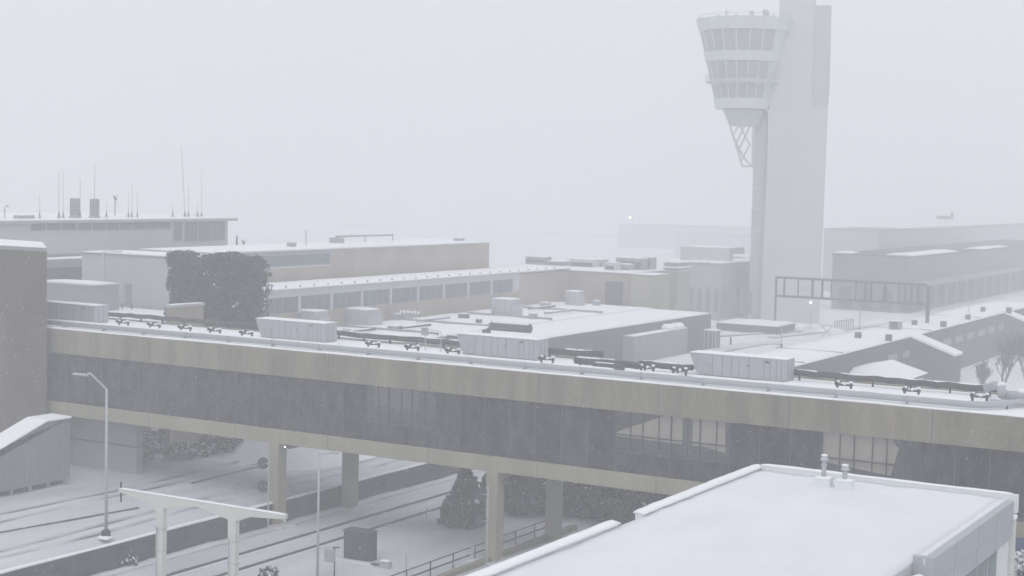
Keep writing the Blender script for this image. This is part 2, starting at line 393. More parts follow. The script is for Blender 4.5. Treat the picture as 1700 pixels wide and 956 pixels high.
lagged(160, 425, 103.6, ZR+.5, .2, 'thin black lagged pipe on the footbridge roof left of the second roof unit', snowy=False)
lagged(905, 1000, 103.4, ZR+.5, .24, 'short black lagged pipe right of the third roof unit on the footbridge')
lagged(1318, 1660, 102.2, ZR+.52, .22, 'thick black lagged pipe on the footbridge roof right of the nearest roof unit')
lagged(955, 1060, 99.6, ZR+.42, .25, 'tangled black duct heaped with snow in front of the short lagged pipe', nm='lagged_duct')
lagged(985, 1035, 98.7, ZR+.28, .22, 'lowest black duct stub beside the tangled duct on the footbridge roof', nm='lagged_duct')
lagged(1062, 1150, 100.6, ZR+.45, .22, 'black duct meeting the left end of the nearest roof unit', nm='lagged_duct')
# white bends at the right end
t = thing('pipe_bend', 'snowy white pipe bends and valves at the right end of the footbridge roof', 'pipe', (roofx(1660, 99), 99, ZR))
bx = roofx(1655, 99)
MB().tube([(bx-1.2, 101.2, ZR+.7), (bx-.5, 100.6, ZR+1.0), (bx+.1, 99.6, ZR+1.0), (bx+.3, 98.8, ZR+.6)], .27, 10).build('elbow', PIPEW, t, smooth=True)
MB().tube([(bx+.2, 99.4, ZR+.55), (bx+1.2, 99.2, ZR+.62), (bx+3.2, 99.0, ZR+.55)], .3, 10).build('pipe_run', PIPEW, t, smooth=True)
MB().tube([(bx+2.4, 100.4, ZR+1.0), (bx+4.5, 100.3, ZR+1.0)], .33, 10).build('lagging', DKPIPE, t, smooth=True)
MB().tube([(bx-.2, 98.0, ZR+.35), (bx+4.0, 97.8, ZR+.35)], .08, 8).build('rail', GALV, t)
m = MB()
for q in ((bx+.1, 99.6, ZR+1.2), (bx+1.4, 99.2, ZR+.9), (bx+2.6, 99.1, ZR+.85), (bx+3.4, 100.3, ZR+1.25)): m.blob(q, .34, .6)
m.build('snow_cap', RSNOW, t, smooth=True)
t = thing('access_hoop', 'thin grey tube hoop standing on the footbridge roof left of the third roof unit', 'guard rail', (roofx(718, 101), 101, ZR))
xa, xb = roofx(706, 101), roofx(732, 101)
MB().tube([(xa, 101, ZR-.05), (xa, 101, ZR+1.5), (xa+.1, 101, ZR+1.62), (xb-.1, 101, ZR+1.62), (xb, 101, ZR+1.5), (xb, 101, ZR-.05)], .035, 6).build('hoop', GALV, t)
xs = [1473, 1568, 1672]
for i, px in enumerate(xs):
    x = roofx(px, 97.1)
    tag(MB().tube([(x, 97.1, ZR-.05), (x, 97.1, ZR+.22), (x, 97.1, ZR+.38)], .06, 6, .035).build('roof_vent_stub', DARKST), 'small black vent stub on the footbridge roof behind the white pipe, '+['leftmost of three', 'middle of three', 'rightmost of three'][i], 'roof vent', 'black vent stubs on the footbridge roof')

# ================================================================ FOREGROUND BUILDING
FX0, FX1, FY0, FY1, FZ = -30.65, -16.65, 20.0, 78.9, 12.0
fb = thing('flat_roofed_building', 'nearest building with a wide snow covered flat roof and pale parapets', 'building', (-23, 60, 0))
B(FX0+.05, FX1-.25, PZ(1539, 926, FZ).y+.01, FY1-.05, -.1, FZ-.35).build('wall', WALLG, fb)
B(FX0+.05, FX1-.9, FY0, PZ(1539, 926, FZ).y+.005, -.1, FZ-.36).build('wall', WALLG, fb)
FYS = PZ(1539, 926, FZ).y
snow_sheet(FX0+.4, FX1-.88, FY0, FY1-.4, FZ-.35, .29, .5, .06, .0, 4, None, 1).build('roof_snow', NSNOW, fb, smooth=True)
snow_sheet(FX1-.885, FX1-.38, FYS, FY1-.4, FZ-.35, .29, .3, .055, .0, 4, None, 1).build('roof_snow', NSNOW, fb, smooth=True)
FASC = mat('side shaded fascia panel', (.40, .42, .45), .5, .05, .8)  # darker than the coping: shade of the side face put into the colour
PARA = mat('white metal coping', (.72, .74, .76), .5, .05, .8)
ya, yb_ = PZ(1022, 870, FZ).y, PZ(1048, 852, FZ).y
for a, b in ((FY0, ya), (yb_, FY1)):
    p_ = B(FX0, FX0+.42, a, b, FZ-.7, FZ+.08).build('parapet', PARA, fb, bevel=.03)
    snow_sheet(FX0-.10, FX0+.5, a-.05, b+.05, FZ+.02, .2, .3, .06, .05, 3).build('snow_cap', RSNOW, p_, smooth=True)
p_ = B(FX0+.421, FX1, FY1-.42, FY1, FZ-.75, FZ+.16).build('parapet', PARA, fb, bevel=.03)
snow_sheet(FX0+.44, FX1-.3, FY1-.44, FY1+.02, FZ+.16, .1, .35, .04, .03, 5).build('snow_cap', RSNOW, p_, smooth=True)
B(FX1-.40, FX1, FYS, FY1-1.1, FZ-.95, FZ+.02).build('fascia', FASC, fb, bevel=.03)
B(FX1-.43, FX1-.06, FYS, FY1-1.1, FZ-1.9, FZ-.97).build('fascia', FASC, fb, bevel=.02)
B(FX1-.9, FX1-.41, FYS-.002, FYS+.3, FZ-.9, FZ+.02).build('fascia', FASC, fb, bevel=.03)
sm = MB()
for y in (FYS+3.5, FYS+7.5, FYS+11): sm.box(FX1-.05, FX1+.004, y-.012, y+.012, FZ-.9, FZ-.02); sm.box(FX1-.1, FX1-.054, y-.012, y+.012, FZ-1.85, FZ-1.0)
sm.build('panel_seam', SEAM, fb)
sm = MB(); y = FYS+.4
while y < FY1-3.5:
    pn = B(FX1-.32, FX1-.24, y, y+1.9, FZ-6.0, FZ-1.95).build('window', GLASST, fb); y += 2.05
B(FX1-.34, FX1-.2, FY1-3.3, FY1-1.0, .0, FZ-1.92).build('corner_pier', PARA, fb)
B(FX1-.34, FX1-.22, FYS, FY1-3.3, 0, FZ-6.02).build('plinth', PARA, fb)
B(FX1-.36, FX1+.02, FY1-.9, FY1-.45, .0, FZ-.8).build('downpipe', PALEST, fb, bevel=.03)
B(FX1-.42, FX1+.06, FY1-1.0, FY1-.40, FZ-.98, FZ-.78).build('bracket', RSNOW, fb, bevel=.05)
# lower neighbour roof at the bottom corner
lo = thing('lower_annex', 'small lower annex with snow on its roof against the nearest building', 'annex', (-15, 55, 0))
B(FX1-.87, FX1-.1, 30, FYS-.02, -.1, FZ-.95).build('wall', WALLG, lo)
cap(lo, FX1-.87, FX1-.05, 30, FYS-.05, FZ-.95, .3, .4, .15, .05)
def roof_vent(px, py, htop, label, r):
    p = PZ(px, py, FZ-.02); t = thing('roof_vent', label, 'roof vent', p, 'vent pipes on the nearest roof')
    B(p.x-.42, p.x+.42, p.y-.36, p.y+.36, p.z-.3, p.z+.32).build('curb_box', PARA, t, bevel=.03)
    cap(t, p.x-.44, p.x+.44, p.y-.38, p.y+.38, p.z+.32, .1, .2, .04, .02)
    pipe = MB().tube([(p.x, p.y, p.z+.3), (p.x, p.y, p.z+htop-.25)], r, 10).build('pipe', GALV, t, smooth=True)
    MB().tube([(p.x, p.y, p.z+htop*.62), (p.x, p.y, p.z+htop*.62+.08)], r*1.35, 10).build('collar', GALV, pipe)
    MB().tube([(p.x, p.y, p.z+htop-.28), (p.x, p.y, p.z+htop-.12), (p.x, p.y, p.z+htop-.02)], r*1.9, 10, r*.7).build('cap', GALV, t)
    cap(t, p.x-r*1.2, p.x+r*1.2, p.y-r*1.2, p.y+r*1.2, p.z+htop-.06, .1, .12, .02, .02)
roof_vent(1367, 804, 1.55, 'taller grey vent pipe on a square curb at the back of the nearest roof', .12)
roof_vent(1402, 808, 1.15, 'shorter grey vent pipe beside the taller one on the nearest roof', .13)

# ================================================================ LEFT EDGE
A = thing('tower_block', 'tall blank beige building cut off by the left edge of the picture', 'building', (-112, 96, 0))
x1 = PY(78, 412, 93.3).x; dv = Vector((x1, 93.3, 0)).normalized()
az = PY(78, 412, 93.3).z
xy = [(-165, 93.3), (x1, 93.3), (x1+dv.x*11-.6, 93.3+dv.y*11), (-165, 110)]
ATAN = mat('stained beige masonry', (.082, .072, .062), .9, .16, .3, col2=(.145, .127, .10), stretch=(1, 1, .5), bump=.15)
MB().poly(xy, -.1, az-.3).build('wall', ATAN, A)
MB().poly([(x, y-(.06 if y < 94 else 0)) for x, y in xy], az-.298, az).build('coping', WALLG2, A)
MB().poly([(x-.02, y) for x, y in xy], az+.002, az+.07).build('snow_cap', RSNOW, A, bevel=.02)
# panelled ramp shed below it
sh = thing('covered_ramp', 'pale panelled covered ramp with a sloping snowy roof below the tall beige building', 'covered walkway', (-94, 84, WZ))
RXp = PZ(60, 804, WZ+.5).x
ym0, ym1 = PX(-40, 824, RXp).y, PX(116, 793, RXp).y
def rz(px, py): return PX(px, py, RXp).z
z0b = WZ+.45
zl, zh = rz(0, 745), rz(75, 700); yl, yh = PX(0, 745, RXp).y, PX(75, 700, RXp).y
def top_at(y): return zl+(zh-zl)*(y-yl)/(yh-yl) if y < yh else zh
yy = [ym0-14, yl, yh, ym1]
poly = [(y, top_at(y)) for y in yy]
prof = [(yy[0], z0b)]+[(yy[-1], z0b)]+list(reversed(poly))
MB().prism([(RXp, y, z) for y, z in prof], [(RXp-2.2, y, z) for y, z in prof]).build('wall', SHEDW, sh)
m = MB()
for k in range(len(poly)-1):
    (ya_, za), (yb2, zb) = poly[k], poly[k+1]
    m.prism([(RXp+.25, ya_, za), (RXp+.25, yb2, zb), (RXp-2.1, yb2, zb), (RXp-2.1, ya_, za)],
            [(RXp+.2, ya_, za+.16), (RXp+.2, yb2, zb+.16), (RXp-2.1, yb2, zb+.2), (RXp-2.1, ya_, za+.2)])
m.build('roof_snow', RSNOW, sh, bevel=.06)
y = yy[0]
sm = MB()
while y < ym1-.2:
    zt = top_at(y)-.05
    sm.box(RXp-.01, RXp+.03, y-.03, y+.03, z0b+.05, zt); y += .95
sm.build('panel_seam', WALLG2, sh)
y = yy[0]+.4
while y < ym1: B(RXp-.22, RXp+.05, y-.1, y+.1, WZ-.1, z0b+.001).build('leg', WALLG2, sh); y += 1.9
B(RXp-2.1, RXp-.9, yy[0], ym1, WZ-.05, z0b-.001).build('underside', DARKST, sh)
# abutment wall under the bridge
ab = thing('abutment_wall', 'plain grey concrete wall standing under the left end of the footbridge', 'wall', (-92, 97, WZ))
xa, xb = PY(105, 790, 96.5).x, PY(226, 780, 96.5).x
B(xa-8, xb, 96.5, 97.3, WZ-.1, ZU-.02).build('wall_panel', WALLG2, ab)
B(xa-8, xb+.1, 96.42, 97.35, WZ+2.3, WZ+2.4).build('string_course', DARKW, ab)

# retaining wall beside the tracks
rw = thing('retaining_wall', 'long dark stained retaining wall between the upper snowy road and the tracks', 'retaining wall', (WX, 90, 0))
B(WX-.3, WX, 30, 135, -.1, WZ+.02).build('wall_face', RETAIN, rw)
cap(rw, WX-.4, WX+.03, 30, 135, WZ+.02, .14, .9, .04, .06)
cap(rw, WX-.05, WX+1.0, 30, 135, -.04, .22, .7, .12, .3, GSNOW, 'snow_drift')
# kerb lines on the road
for i, (pa, pb) in enumerate([((0, 883), (230, 842)), ((318, 801), (452, 768))]):
    a, b = PZ(*pa, WZ+.1), PZ(*pb, WZ+.1); m = MB(); nn = 14
    for k in range(nn):
        p, q = a.lerp(b, k/nn), a.lerp(b, (k+.97)/nn)
        m.tube([(p.x, p.y, WZ+.05), (q.x, q.y, WZ+.05)], .075+.03*noise.noise(Vector((k*.9, i, 0))), 6)
    tag(m.build('kerb', DARKW), kind='structure')
# snow bank heaped on the road
m = MB(); nb = 34; vs = []; fs = []
c = PZ(430, 768, WZ)
for j in range(nb+1):
    for i in range(nb+1):
        u, v = i/nb*2-1, j/nb*2-1; x = c.x+u*9-2; y = c.y+8+v*10
        h = 2.6*math.exp(-((u*1.05)**4+(v*1.15)**4)*2.2)*(1+.3*noise.noise(Vector((u*2, v*2, 1))))-.12
        vs.append((x, y, WZ+h))
for j in range(nb):
    for i in range(nb): k = j*(nb+1)+i; fs.append((k, k+1, k+nb+2, k+nb+1))
tag(m.add(vs, fs).build('snow_bank', GSNOW2, smooth=True), kind='structure')

# street lamp on the wall
lp = PZ(176, 895, WZ)
sl_ = thing('street_lamp', 'tall thin grey street lamp with a bent arm on the retaining wall', 'street lamp', lp)
h_ = PY(178, 645, lp.y).z
MB().tube([(lp.x, lp.y, WZ), (lp.x, lp.y, h_)], .125, 10, .085).build('pole', GALV, sl_, smooth=True)
a1, a2 = PY(150, 620, lp.y), PY(122, 620, lp.y)
MB().tube([(lp.x, lp.y, h_-.05), (a1.x, lp.y, a1.z), (a1.x-.25, lp.y, a1.z+.02)], .07, 8, .055).build('arm', GALV, sl_, smooth=True)
B(a2.x, a1.x-.2, lp.y-.14, lp.y+.14, a2.z-.08, a2.z+.06).build('lamp_head', GALV, sl_, bevel=.04)
MB().blob((lp.x, lp.y, WZ+.35), .42, 1.2, jit=.15).build('base_shroud', DARKST, sl_)
cap(sl_, lp.x-.4, lp.x+.5, lp.y-.5, lp.y+.3, WZ+.05, .2, .2, .1, .05)
# catenary portal
PYp = 74.0
pf = thing('track_portal', 'pale steel portal of two columns and a tapering beam over the tracks', 'portal frame', (-66, PYp, 0))
xa, xb = PY(200, 812, PYp).x, PY(475, 852, PYp).x; c1, c2 = PY(268, 825, PYp).x, PY(388, 848, PYp).x
zt = 6.55
prof = [(xa, zt-.22), (c1-2.2, zt-.40), (c1-.5, zt-.82), (c1+.5, zt-.82), ((c1+c2)/2, zt-.34), (c2-.5, zt-.82), (c2+.5, zt-.82), (c2+1.4, zt-.46), (xb, zt-.26), (xb, zt), (xa, zt)]
MB().prism([(x, PYp-.16, z) for x, z in prof], [(x, PYp+.16, z) for x, z in prof]).build('beam', PALEST, pf, bevel=.02)
cap(pf, xa, xb, PYp-.18, PYp+.18, zt, .08, .4, .03, .02)
for x in (c1, c2):
    cl_ = MB().prism([(x-.25, PYp-.22, -.1), (x+.25, PYp-.22, -.1), (x+.25, PYp+.22, -.1), (x-.25, PYp+.22, -.1)],
               [(x-.32, PYp-.2, zt-.80), (x+.32, PYp-.2, zt-.80), (x+.32, PYp+.2, zt-.80), (x-.32, PYp+.2, zt-.80)]).build('column', PALEST, pf, bevel=.02)
    mb_ = MB()
    for z in (zt-2.2, zt-3.6): mb_.box(x-.34, x+.34, PYp-.25, PYp+.25, z, z+.035)
    mb_.build('cable_strap', GALV, cl_)
    MB().tube([(x-.15, PYp-.28, 0), (x-.15, PYp-.28, zt-2.0)], .035, 6).build('conduit', GALV, cl_)
MB().tube([(xa+.05, PYp, zt-.9), (xa+.05, PYp, zt+.45)], .06, 6).build('end_bracket', DARKST, pf)
MB().tube([(xb-.1, PYp, zt-.45), (xb-.1, PYp, zt+.1)], .07, 6).build('end_bracket', PALEST, pf)
# railway signals beside the front columns
def signal(px, pys, label, ybase):
    p = PY(px, pys[0], ybase); t = thing('railway_signal', label, 'railway signal', (p.x, ybase, 0), 'railway signals beside the footbridge columns')
    MB().tube([(p.x+.55, ybase, -.1), (p.x+.55, ybase, p.z+.6)], .06, 8).build('post', GALV, t)
    for py in pys:
        z = PY(px, py, ybase).z
        d = MB().disc((p.x, ybase, z), (.35, -1, .05), .46, .06, 20).build('target_disc', DARKST, t)
        MB().disc((p.x+.05, ybase-.12, z), (.35, -1, .05), .15, .2, 12).build('lens_hood', FRAME, d)
        MB().tube([(p.x, ybase+.05, z), (p.x+.55, ybase+.02, z)], .04, 6).build('bracket', GALV, d)
signal(437, [769, 807], 'pair of round dark signal discs left of the left front footbridge column', 92.6)
signal(799, [820, 864], 'pair of round dark signal discs left of the middle front footbridge column', 92.6)
q = PY(473, 742, 93.6)
t = thing('bulkhead_lamp', 'small lit white lamp under the footbridge beam right of the left column', 'lamp', q)
MB().blob(q, .075, 1, jit=.02).build('bulb', LAMPW, t); B(q.x-.05, q.x+.05, q.y+.08, q.y+.5, q.z-.02, q.z+.12).build('bracket', DARKST, t)
# pole with short arm
p = PZ(527, 962, 0); zt = PY(527, 750, p.y).z
t = thing('lamp_pole', 'slim pale pole with a short arm standing between the tracks and the dark cabinet', 'pole', p)
MB().tube([(p.x, p.y, -.1), (p.x, p.y, zt)], .1, 8, .07).build('pole', GALV, t, smooth=True)
a = PY(556, 752, p.y)
MB().tube([(p.x, p.y, zt-.1), (a.x, p.y, a.z)], .05, 6).build('arm', GALV, t); B(a.x-.35, a.x+.2, p.y-.1, p.y+.1, a.z-.06, a.z+.06).build('lamp_head', GALV, t)
# dark cabinet, small boxes
a, b = PZ(570, 927, 0), PZ(617, 937, 0)
t = thing('equipment_cabinet', 'big dark grey equipment cabinet on the snow beside the tracks', 'cabinet', ((a.x+b.x)/2, a.y, 0))
B(a.x, b.x-.5, a.y, a.y+1.1, -.05, 2.05).build('casing', DARKST, t, bevel=.04); B(a.x-.06, b.x-.44, a.y-.06, a.y+1.16, 2.05, 2.13).build('lid', DARKW, t)
B(a.x+1.3, a.x+1.34, a.y-.02, a.y-.002, .1, 1.95).build('door_gap', FRAME, t); B(a.x+1.45, a.x+1.5, a.y-.05, a.y-.002, .9, 1.1).build('handle', GALV, t)
cap(t, a.x-.6, b.x+.5, a.y-.7, a.y+.1, -.05, .18, .3, .08, .1, GSNOW, 'snow_drift')
p = PZ(553, 958, 0); t = thing('control_box', 'small grey control box on a thin post left of the dark cabinet', 'control box', p)
MB().tube([(p.x+.1, p.y, -.1), (p.x+.1, p.y, 2.1)], .05, 6).build('post', DARKST, t)
B(p.x-.6, p.x+.18, p.y-.25, p.y-.05, 1.05, 1.95).build('box', GALV, t, bevel=.02); B(p.x-.58, p.x+.16, p.y-.26, p.y-.251, 1.45, 1.47).build('seam', SEAM, t)
MB().tube([(p.x-.1, p.y, 2.05), (p.x+.5, p.y, 2.12)], .05, 6).build('arm', DARKST, t)
p = PZ(640, 943, 0); t = thing('junction_box', 'low grey junction box on the snow right of the dark cabinet', 'junction box', p)
B(p.x-.4, p.x+.35, p.y-.2, p.y+.3, -.05, .5).build('box', GALV, t, bevel=.03); MB().tube([(p.x-1.2, p.y, .12), (p.x-.4, p.y, .2)], .08, 6).build('conduit', DARKST, t)
cap(t, p.x-.4, p.x+.35, p.y-.2, p.y+.3, .5, .07, .15, .03, .02)
# fence
FXx = -57.6
t = thing('track_fence', 'low dark two rail fence running beside the tracks past the middle column', 'fence', (FXx, 95, 0))
for z in (.52, 1.05):
    MB().tube([(FXx, 70, z), (FXx, 93.0, z)], .045 if z > 1 else .06, 6).build('rail', DARKST, t)
    MB().tube([(FXx, 93.6, z), (FXx, 106.5, z)], .045 if z > 1 else .06, 6).build('rail', DARKST, t)
y = 70.5
while y < 107:
    MB().tube([(FXx, y, -.1), (FXx, y, 1.12)], .05, 6).build('post', DARKST, t); y += 2.9
tag(B(FXx+.8, FXx+1.3, 70, 107, -.05, .35).build('platform_kerb', BEIGE, bevel=.04), kind='structure')
for i, (px, py) in enumerate([(674, 952), (708, 862)]):
    p = PZ(px, py, 0); tag(MB().tube([(p.x, p.y, -.1), (p.x, p.y, 1.5 if i == 0 else .9)], .05, 6).build('marker_post', GALV), ['thin grey marker post in front of the low fence', 'short pale marker post on the snow beside the far rails'][i], 'post')

# ---- shrubs and bare plants
def shrub(px, py, z, wd, h, label, name='shrub', nleaf=700, snowy=.12, conical=False, dark=LEAF):
    p = PZ(px, py, z); t = thing(name, label, 'shrub', p)
    stem = MB(); pts = []; sp = []
    for k in range(6):
        a = random.uniform(0, 6.28); stem.tube([(p.x, p.y, z-.1), (p.x+math.cos(a)*wd*.12, p.y+math.sin(a)*wd*.12, z+h*.35), (p.x+math.cos(a)*wd*.3, p.y+math.sin(a)*wd*.3, z+h*.7)], .06, 5, .02)
    stem.build('stem', BARK, t)
    for k in range(nleaf):
        v = random.random()**(1.3 if conical else .8); a = random.uniform(0, 6.28)
        rr = wd/2*((1-v)**.8 if conical else math.sqrt(max(0, 1-(v*1.6-.6)**2)))*math.sqrt(random.uniform(.35, 1))*(1+.35*noise.noise(Vector((math.cos(a)*2, math.sin(a)*2, v*3+px))))
        q_ = (p.x+math.cos(a)*rr, p.y+math.sin(a)*rr, z+.05+v*h)
        (sp if random.random() < snowy and v > .3 else pts).append(q_)
    leaves(MB(), pts, .2*wd/4+.08).build('foliage', dark, t)
    if sp: leaves(MB(), sp, .16*wd/4+.08).build('foliage_snow', SNOW, t)['kind'] = 'stuff'
    return t
shrub(772, 868, 0, 4.6, 4.4, 'dark pointed evergreen shrub behind the middle front footbridge column', nleaf=1500, conical=True, snowy=.05)
shrub(872, 845, 0, 7.0, 4.2, 'broad dark shrub in the shade under the footbridge right of the middle column', nleaf=2600, snowy=.04)
shrub(965, 850, 0, 6.0, 4.2, 'dark shrub flecked with snow under the footbridge left of the nearest roof', nleaf=2200, snowy=.07)
shrub(1040, 862, 0, 7.0, 5.4, 'dark shrub under the footbridge just above the gap in the nearest parapet', nleaf=2200, snowy=.07)
shrub(268, 748, WZ, 3.0, 1.8, 'dark rounded shrub under the footbridge between the ragged shrub and the low shrubs', nleaf=900, snowy=.3)
shrub(372, 752, WZ, 5.0, 1.9, 'dark shrub half buried behind the top of the snow bank', nleaf=700, snowy=.15)
shrub(242, 765, WZ, 1.8, 2.9, 'ragged snowy evergreen shrub at the right end of the grey wall under the footbridge', nleaf=500, snowy=.45)
shrub(300, 760, WZ, 3.0, 1.2, 'low dark shrub on the road under the footbridge left of the snow bank', nleaf=600, snowy=.35)
shrub(338, 757, WZ, 2.4, 1.1, 'low snow flecked shrub touching the left side of the snow bank', nleaf=500, snowy=.25)
shrub(212, 940, 0, 1.6, .7, 'small twiggy plant at the foot of the retaining wall', nleaf=90, snowy=.2)
shrub(446, 965, 0, 1.5, .9, 'small dry plant on the snow beside the near track', nleaf=110, snowy=.2)
shrub(1697, 965, 6.0, 1.8, 1.6, 'snow laden spiky shrub behind the corner of the nearest building', nleaf=260, snowy=.85)
# dark wall added to darken the space under the bridge
dw = thing('added_dark_wall', 'dark wall added to deepen the shade behind the footbridge columns', 'wall', (-40, 118, 0))
xa = PY(842, 800, 117).x
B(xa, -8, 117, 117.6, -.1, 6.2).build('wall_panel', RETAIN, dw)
for k, px in enumerate((905, 990, 1030)): 
    x = PY(px, 810, 116.9).x; B(x, x+.8, 116.85, 116.99, .2, 5.2).build('pilaster', WALLG2, dw)
B(xa, -8, 116.7, 117.7, 6.202, 6.5).build('coping', BROWNW, dw)
cap(dw, xa, -8, 116.7, 117.7, 6.5, .2, 1, .05, .05)
# blue panel at the bottom right corner
p = PY(1688, 905, 92.5)
t = thing('blue_sign', 'blue panel on posts glimpsed below the footbridge right of the nearest building', 'sign', (p.x, 92.5, 0))
B(p.x-.2, p.x+4, 92.5, 92.6, p.z-1.6, p.z+.45).build('panel', BLUE, t); 
for dx in (.4, 3.4): MB().tube([(p.x+dx, 92.7, -.1), (p.x+dx, 92.7, p.z)], .08, 6).build('post', GALV, t)

# ================================================================ BEHIND THE BRIDGE, LEFT
# evergreen block
hx0, hx1, hy0, hy1, hz = PY(281, 480, 118).x, PY(443, 480, 121).x, 118, 121, 19.2
hd = thing('evergreen_block', 'tall square cut block of dark evergreen foliage behind the footbridge', 'hedge', ((hx0+hx1)/2, 120, 0))
B(hx0+.7, hx1-.12, hy0+.5, hy1-.6, 0, hz-.7).build('inner_growth', LEAF, hd)
pts = []
for k in range(30000):
    f_ = random.random()
    x = random.uniform(hx0, hx1); y = random.uniform(hy0, hy1); z = random.uniform(7, hz)
    if f_ < .6: y = hy0+random.uniform(-.25, .5)
    elif f_ < .75: z = hz+random.uniform(-.6, .25)
    elif f_ < .9: x = (hx0 if random.random() < .5 else hx1)+random.uniform(-.4, .5)
    nz = noise.noise(Vector((x*.35, z*.45, 2)))
    y -= nz*.5
    if x < hx0+1.2: x += noise.noise(Vector((0, z*.5, 5)))*.9
    if z > hz-1.4: z += noise.noise(Vector((x*.45, 0, 8)))*.8-(.9 if 1.8 < x-hx0 < 3.9 else 0)
    pts.append((x, y, z))
leaves(MB(), pts, .17).build('foliage', LEAF, hd)
leaves(MB(), [(x, y-.12, z+.1) for x, y, z in pts if noise.noise(Vector((x*.8, z*.8, 4))) > .5 and random.random() < .12], .13).build('foliage_snow', SNOW, hd)['kind'] = 'stuff'
m = MB()
for k in range(5): x = hx0+1.5+k*(hx1-hx0-3)/4; m.tube([(x, 119.5, -.1), (x, 119.5, 8)], .25, 7, .18)
m.build('trunk', BARK, hd)
# service building
sv = thing('service_building', 'plain light grey building with a door and a white drainpipe behind the footbridge', 'building', (-122, 134, 0))
sx0 = PY(136, 450, 130).x
B(sx0, -113, 130, 136, -.1, 18.0).build('wall', WALLG, sv)
B(sx0-.1, -112.9, 129.9, 136, 18.002, 18.2).build('coping', WALLG2, sv)
cap(sv, sx0, -113, 129.9, 136, 18.2, .22)
a = PY(207, 498, 129.95); d = B(a.x, a.x+1.05, 129.9, 129.995, 12.5, 14.9).build('door', WALLG2, sv)
a = PY(172, 450, 129.9); MB().tube([(a.x, 129.8, 11), (a.x, 129.8, 18.35), (a.x+.3, 129.8, 18.55), (a.x+3, 129.8, 18.55)], .09, 8).build('drainpipe', PALEST, sv)
# roof level in front of it
tr = thing('terrace_roof', 'low flat snowy roof with a dark rim between the footbridge and the light grey building', 'building', (-118, 118, 0))
B(-150, -109.8, 107.5, 129.6, -.1, 12.0).build('wall', WALLG2, tr); cap(tr, -150, -109.8, 107.5, 129.6, 12.0, .35)
m = MB()
for k in range(16): x = -134+k*1.5; m.tube([(x, 128.9, 12.2), (x, 128.9, 13.3)], .03, 5)
m.tube([(-134, 128.9, 13.3), (-111.5, 128.9, 13.3)], .03, 5); m.tube([(-134, 128.9, 12.8), (-111.5, 128.9, 12.8)], .03, 5)
m.build('railing', GALV, tr)
# brown parapet wall
bw = thing('brown_wall', 'low tan brick wall with a pale coping in front of the evergreen block', 'wall', (-97, 107, 0))
ye = PX(338, 515, -98).y
B(-98.5, -98, 105.6, ye, -.1, 15.2).build('wall_panel', BROWNW, bw); B(-101.5, -98.502, ye-.4, ye, -.1, 15.2).build('return_panel', BROWNW, bw)
MB().prism([(-98.6, 100+5.6, 15.202), (-97.9, 105.6, 15.202), (-97.9, ye+.05, 15.202), (-98.6, ye+.05, 15.202)], [(-98.6, 105.6, 15.4), (-97.9, 105.6, 15.4), (-97.9, ye+.05, 15.42), (-98.6, ye+.05, 15.42)]).build('coping', WALLG, bw)
cap(bw, -98.6, -97.9, 105.6, ye, 15.42, .1, .5, .04, .03)
# hut
a, b = PY(62, 500, 121), PY(153, 500, 121)
ht = thing('plant_hut', 'small grey blue hut with a snowy roof right of the tall beige building', 'hut', ((a.x+b.x)/2, 121, 12))
zt = PY(120, 470, 121).z
B(a.x, b.x, 121, 125, 11.9, zt-.2).build('wall', WALLG2, ht); B(a.x-.1, b.x+.1, 120.9, 125, zt-.2, zt-.05).build('roof', WALLG, ht); cap(ht, a.x-.1, b.x+.1, 120.9, 125, zt-.05, .2)
tp = thing('pipe_rack', 'thin posts and cables standing on the snowy terrace beside the small hut', 'pipe rack', PY(178, 500, 126))
for px in (165, 171, 186, 203, 219): q = PY(px, 500, 126); MB().tube([(q.x, 126, 12), (q.x, 126, 14.0 if px < 190 else 13.0)], .05, 5).build('post', DARKST, tp)

# penthouse block far left
PXF = -150.0
pb = thing('rooftop_penthouse', 'long pale penthouse storey with an overhanging flat roof and a strip of high windows', 'building', (-158, 150, 0))
yE = PX(378, 390, PXF).y; zt = 21.45; zb = 17.0
B(PXF-26, PXF, 100, yE, -.1, zt-.45).build('wall', WALLG, pb)
B(PXF-27, PXF+.6, 99, PX(390, 362, PXF).y, zt-.45, zt-.1).build('roof', UNITM, pb, bevel=.03)
cap(pb, PXF-27, PXF+.6, 99, PX(390, 362, PXF).y, zt-.1, .16, 2, .03, .03)
def pwin(pa, pb_, za, zb_, mm=GLASSF, nm='window'):
    y0, y1 = PX(*pa, PXF).y, PX(*pb_, PXF).y
    f = B(PXF-.02, PXF+.05, y0, y1, za, zb_).build(nm, mm, pb)
    mm_ = MB(); k = max(1, int((y1-y0)/2.4))
    for i in range(k+1): yy_ = y0+(y1-y0)*i/k; mm_.box(PXF+.0, PXF+.09, yy_-.06, yy_+.06, za, zb_)
    mm_.box(PXF+.0, PXF+.09, y0-.06, y1+.06, za-.08, za); mm_.build('frame', WALLG, f)
pwin((50, 370), (126, 370), 20.1, 20.95); pwin((129, 370), (283, 370), 20.0, 20.95)
pwin((287, 385), (302, 385), 18.3, 20.95); pwin((305, 385), (373, 385), 18.2, 20.9)
B(PXF+.1, PXF+.3, 118, yE, zb-.2, zb).build('string_course', WALLG2, pb)
# lower storeys under it
ls = thing('left_terminal_block', 'wide grey block with a recessed dark band carrying the pale penthouse', 'building', (-150, 150, 0))
B(PXF+.62, PXF+4, 100, 150, -.1, 16.6).build('wall', WALLG2, ls); cap(ls, PXF+.62, PXF+4, 100, 150, 16.6, .2)
B(PXF+4.002, PXF+4.1, 122, 150, 13, 15.6).build('window_band', DARKW, ls)
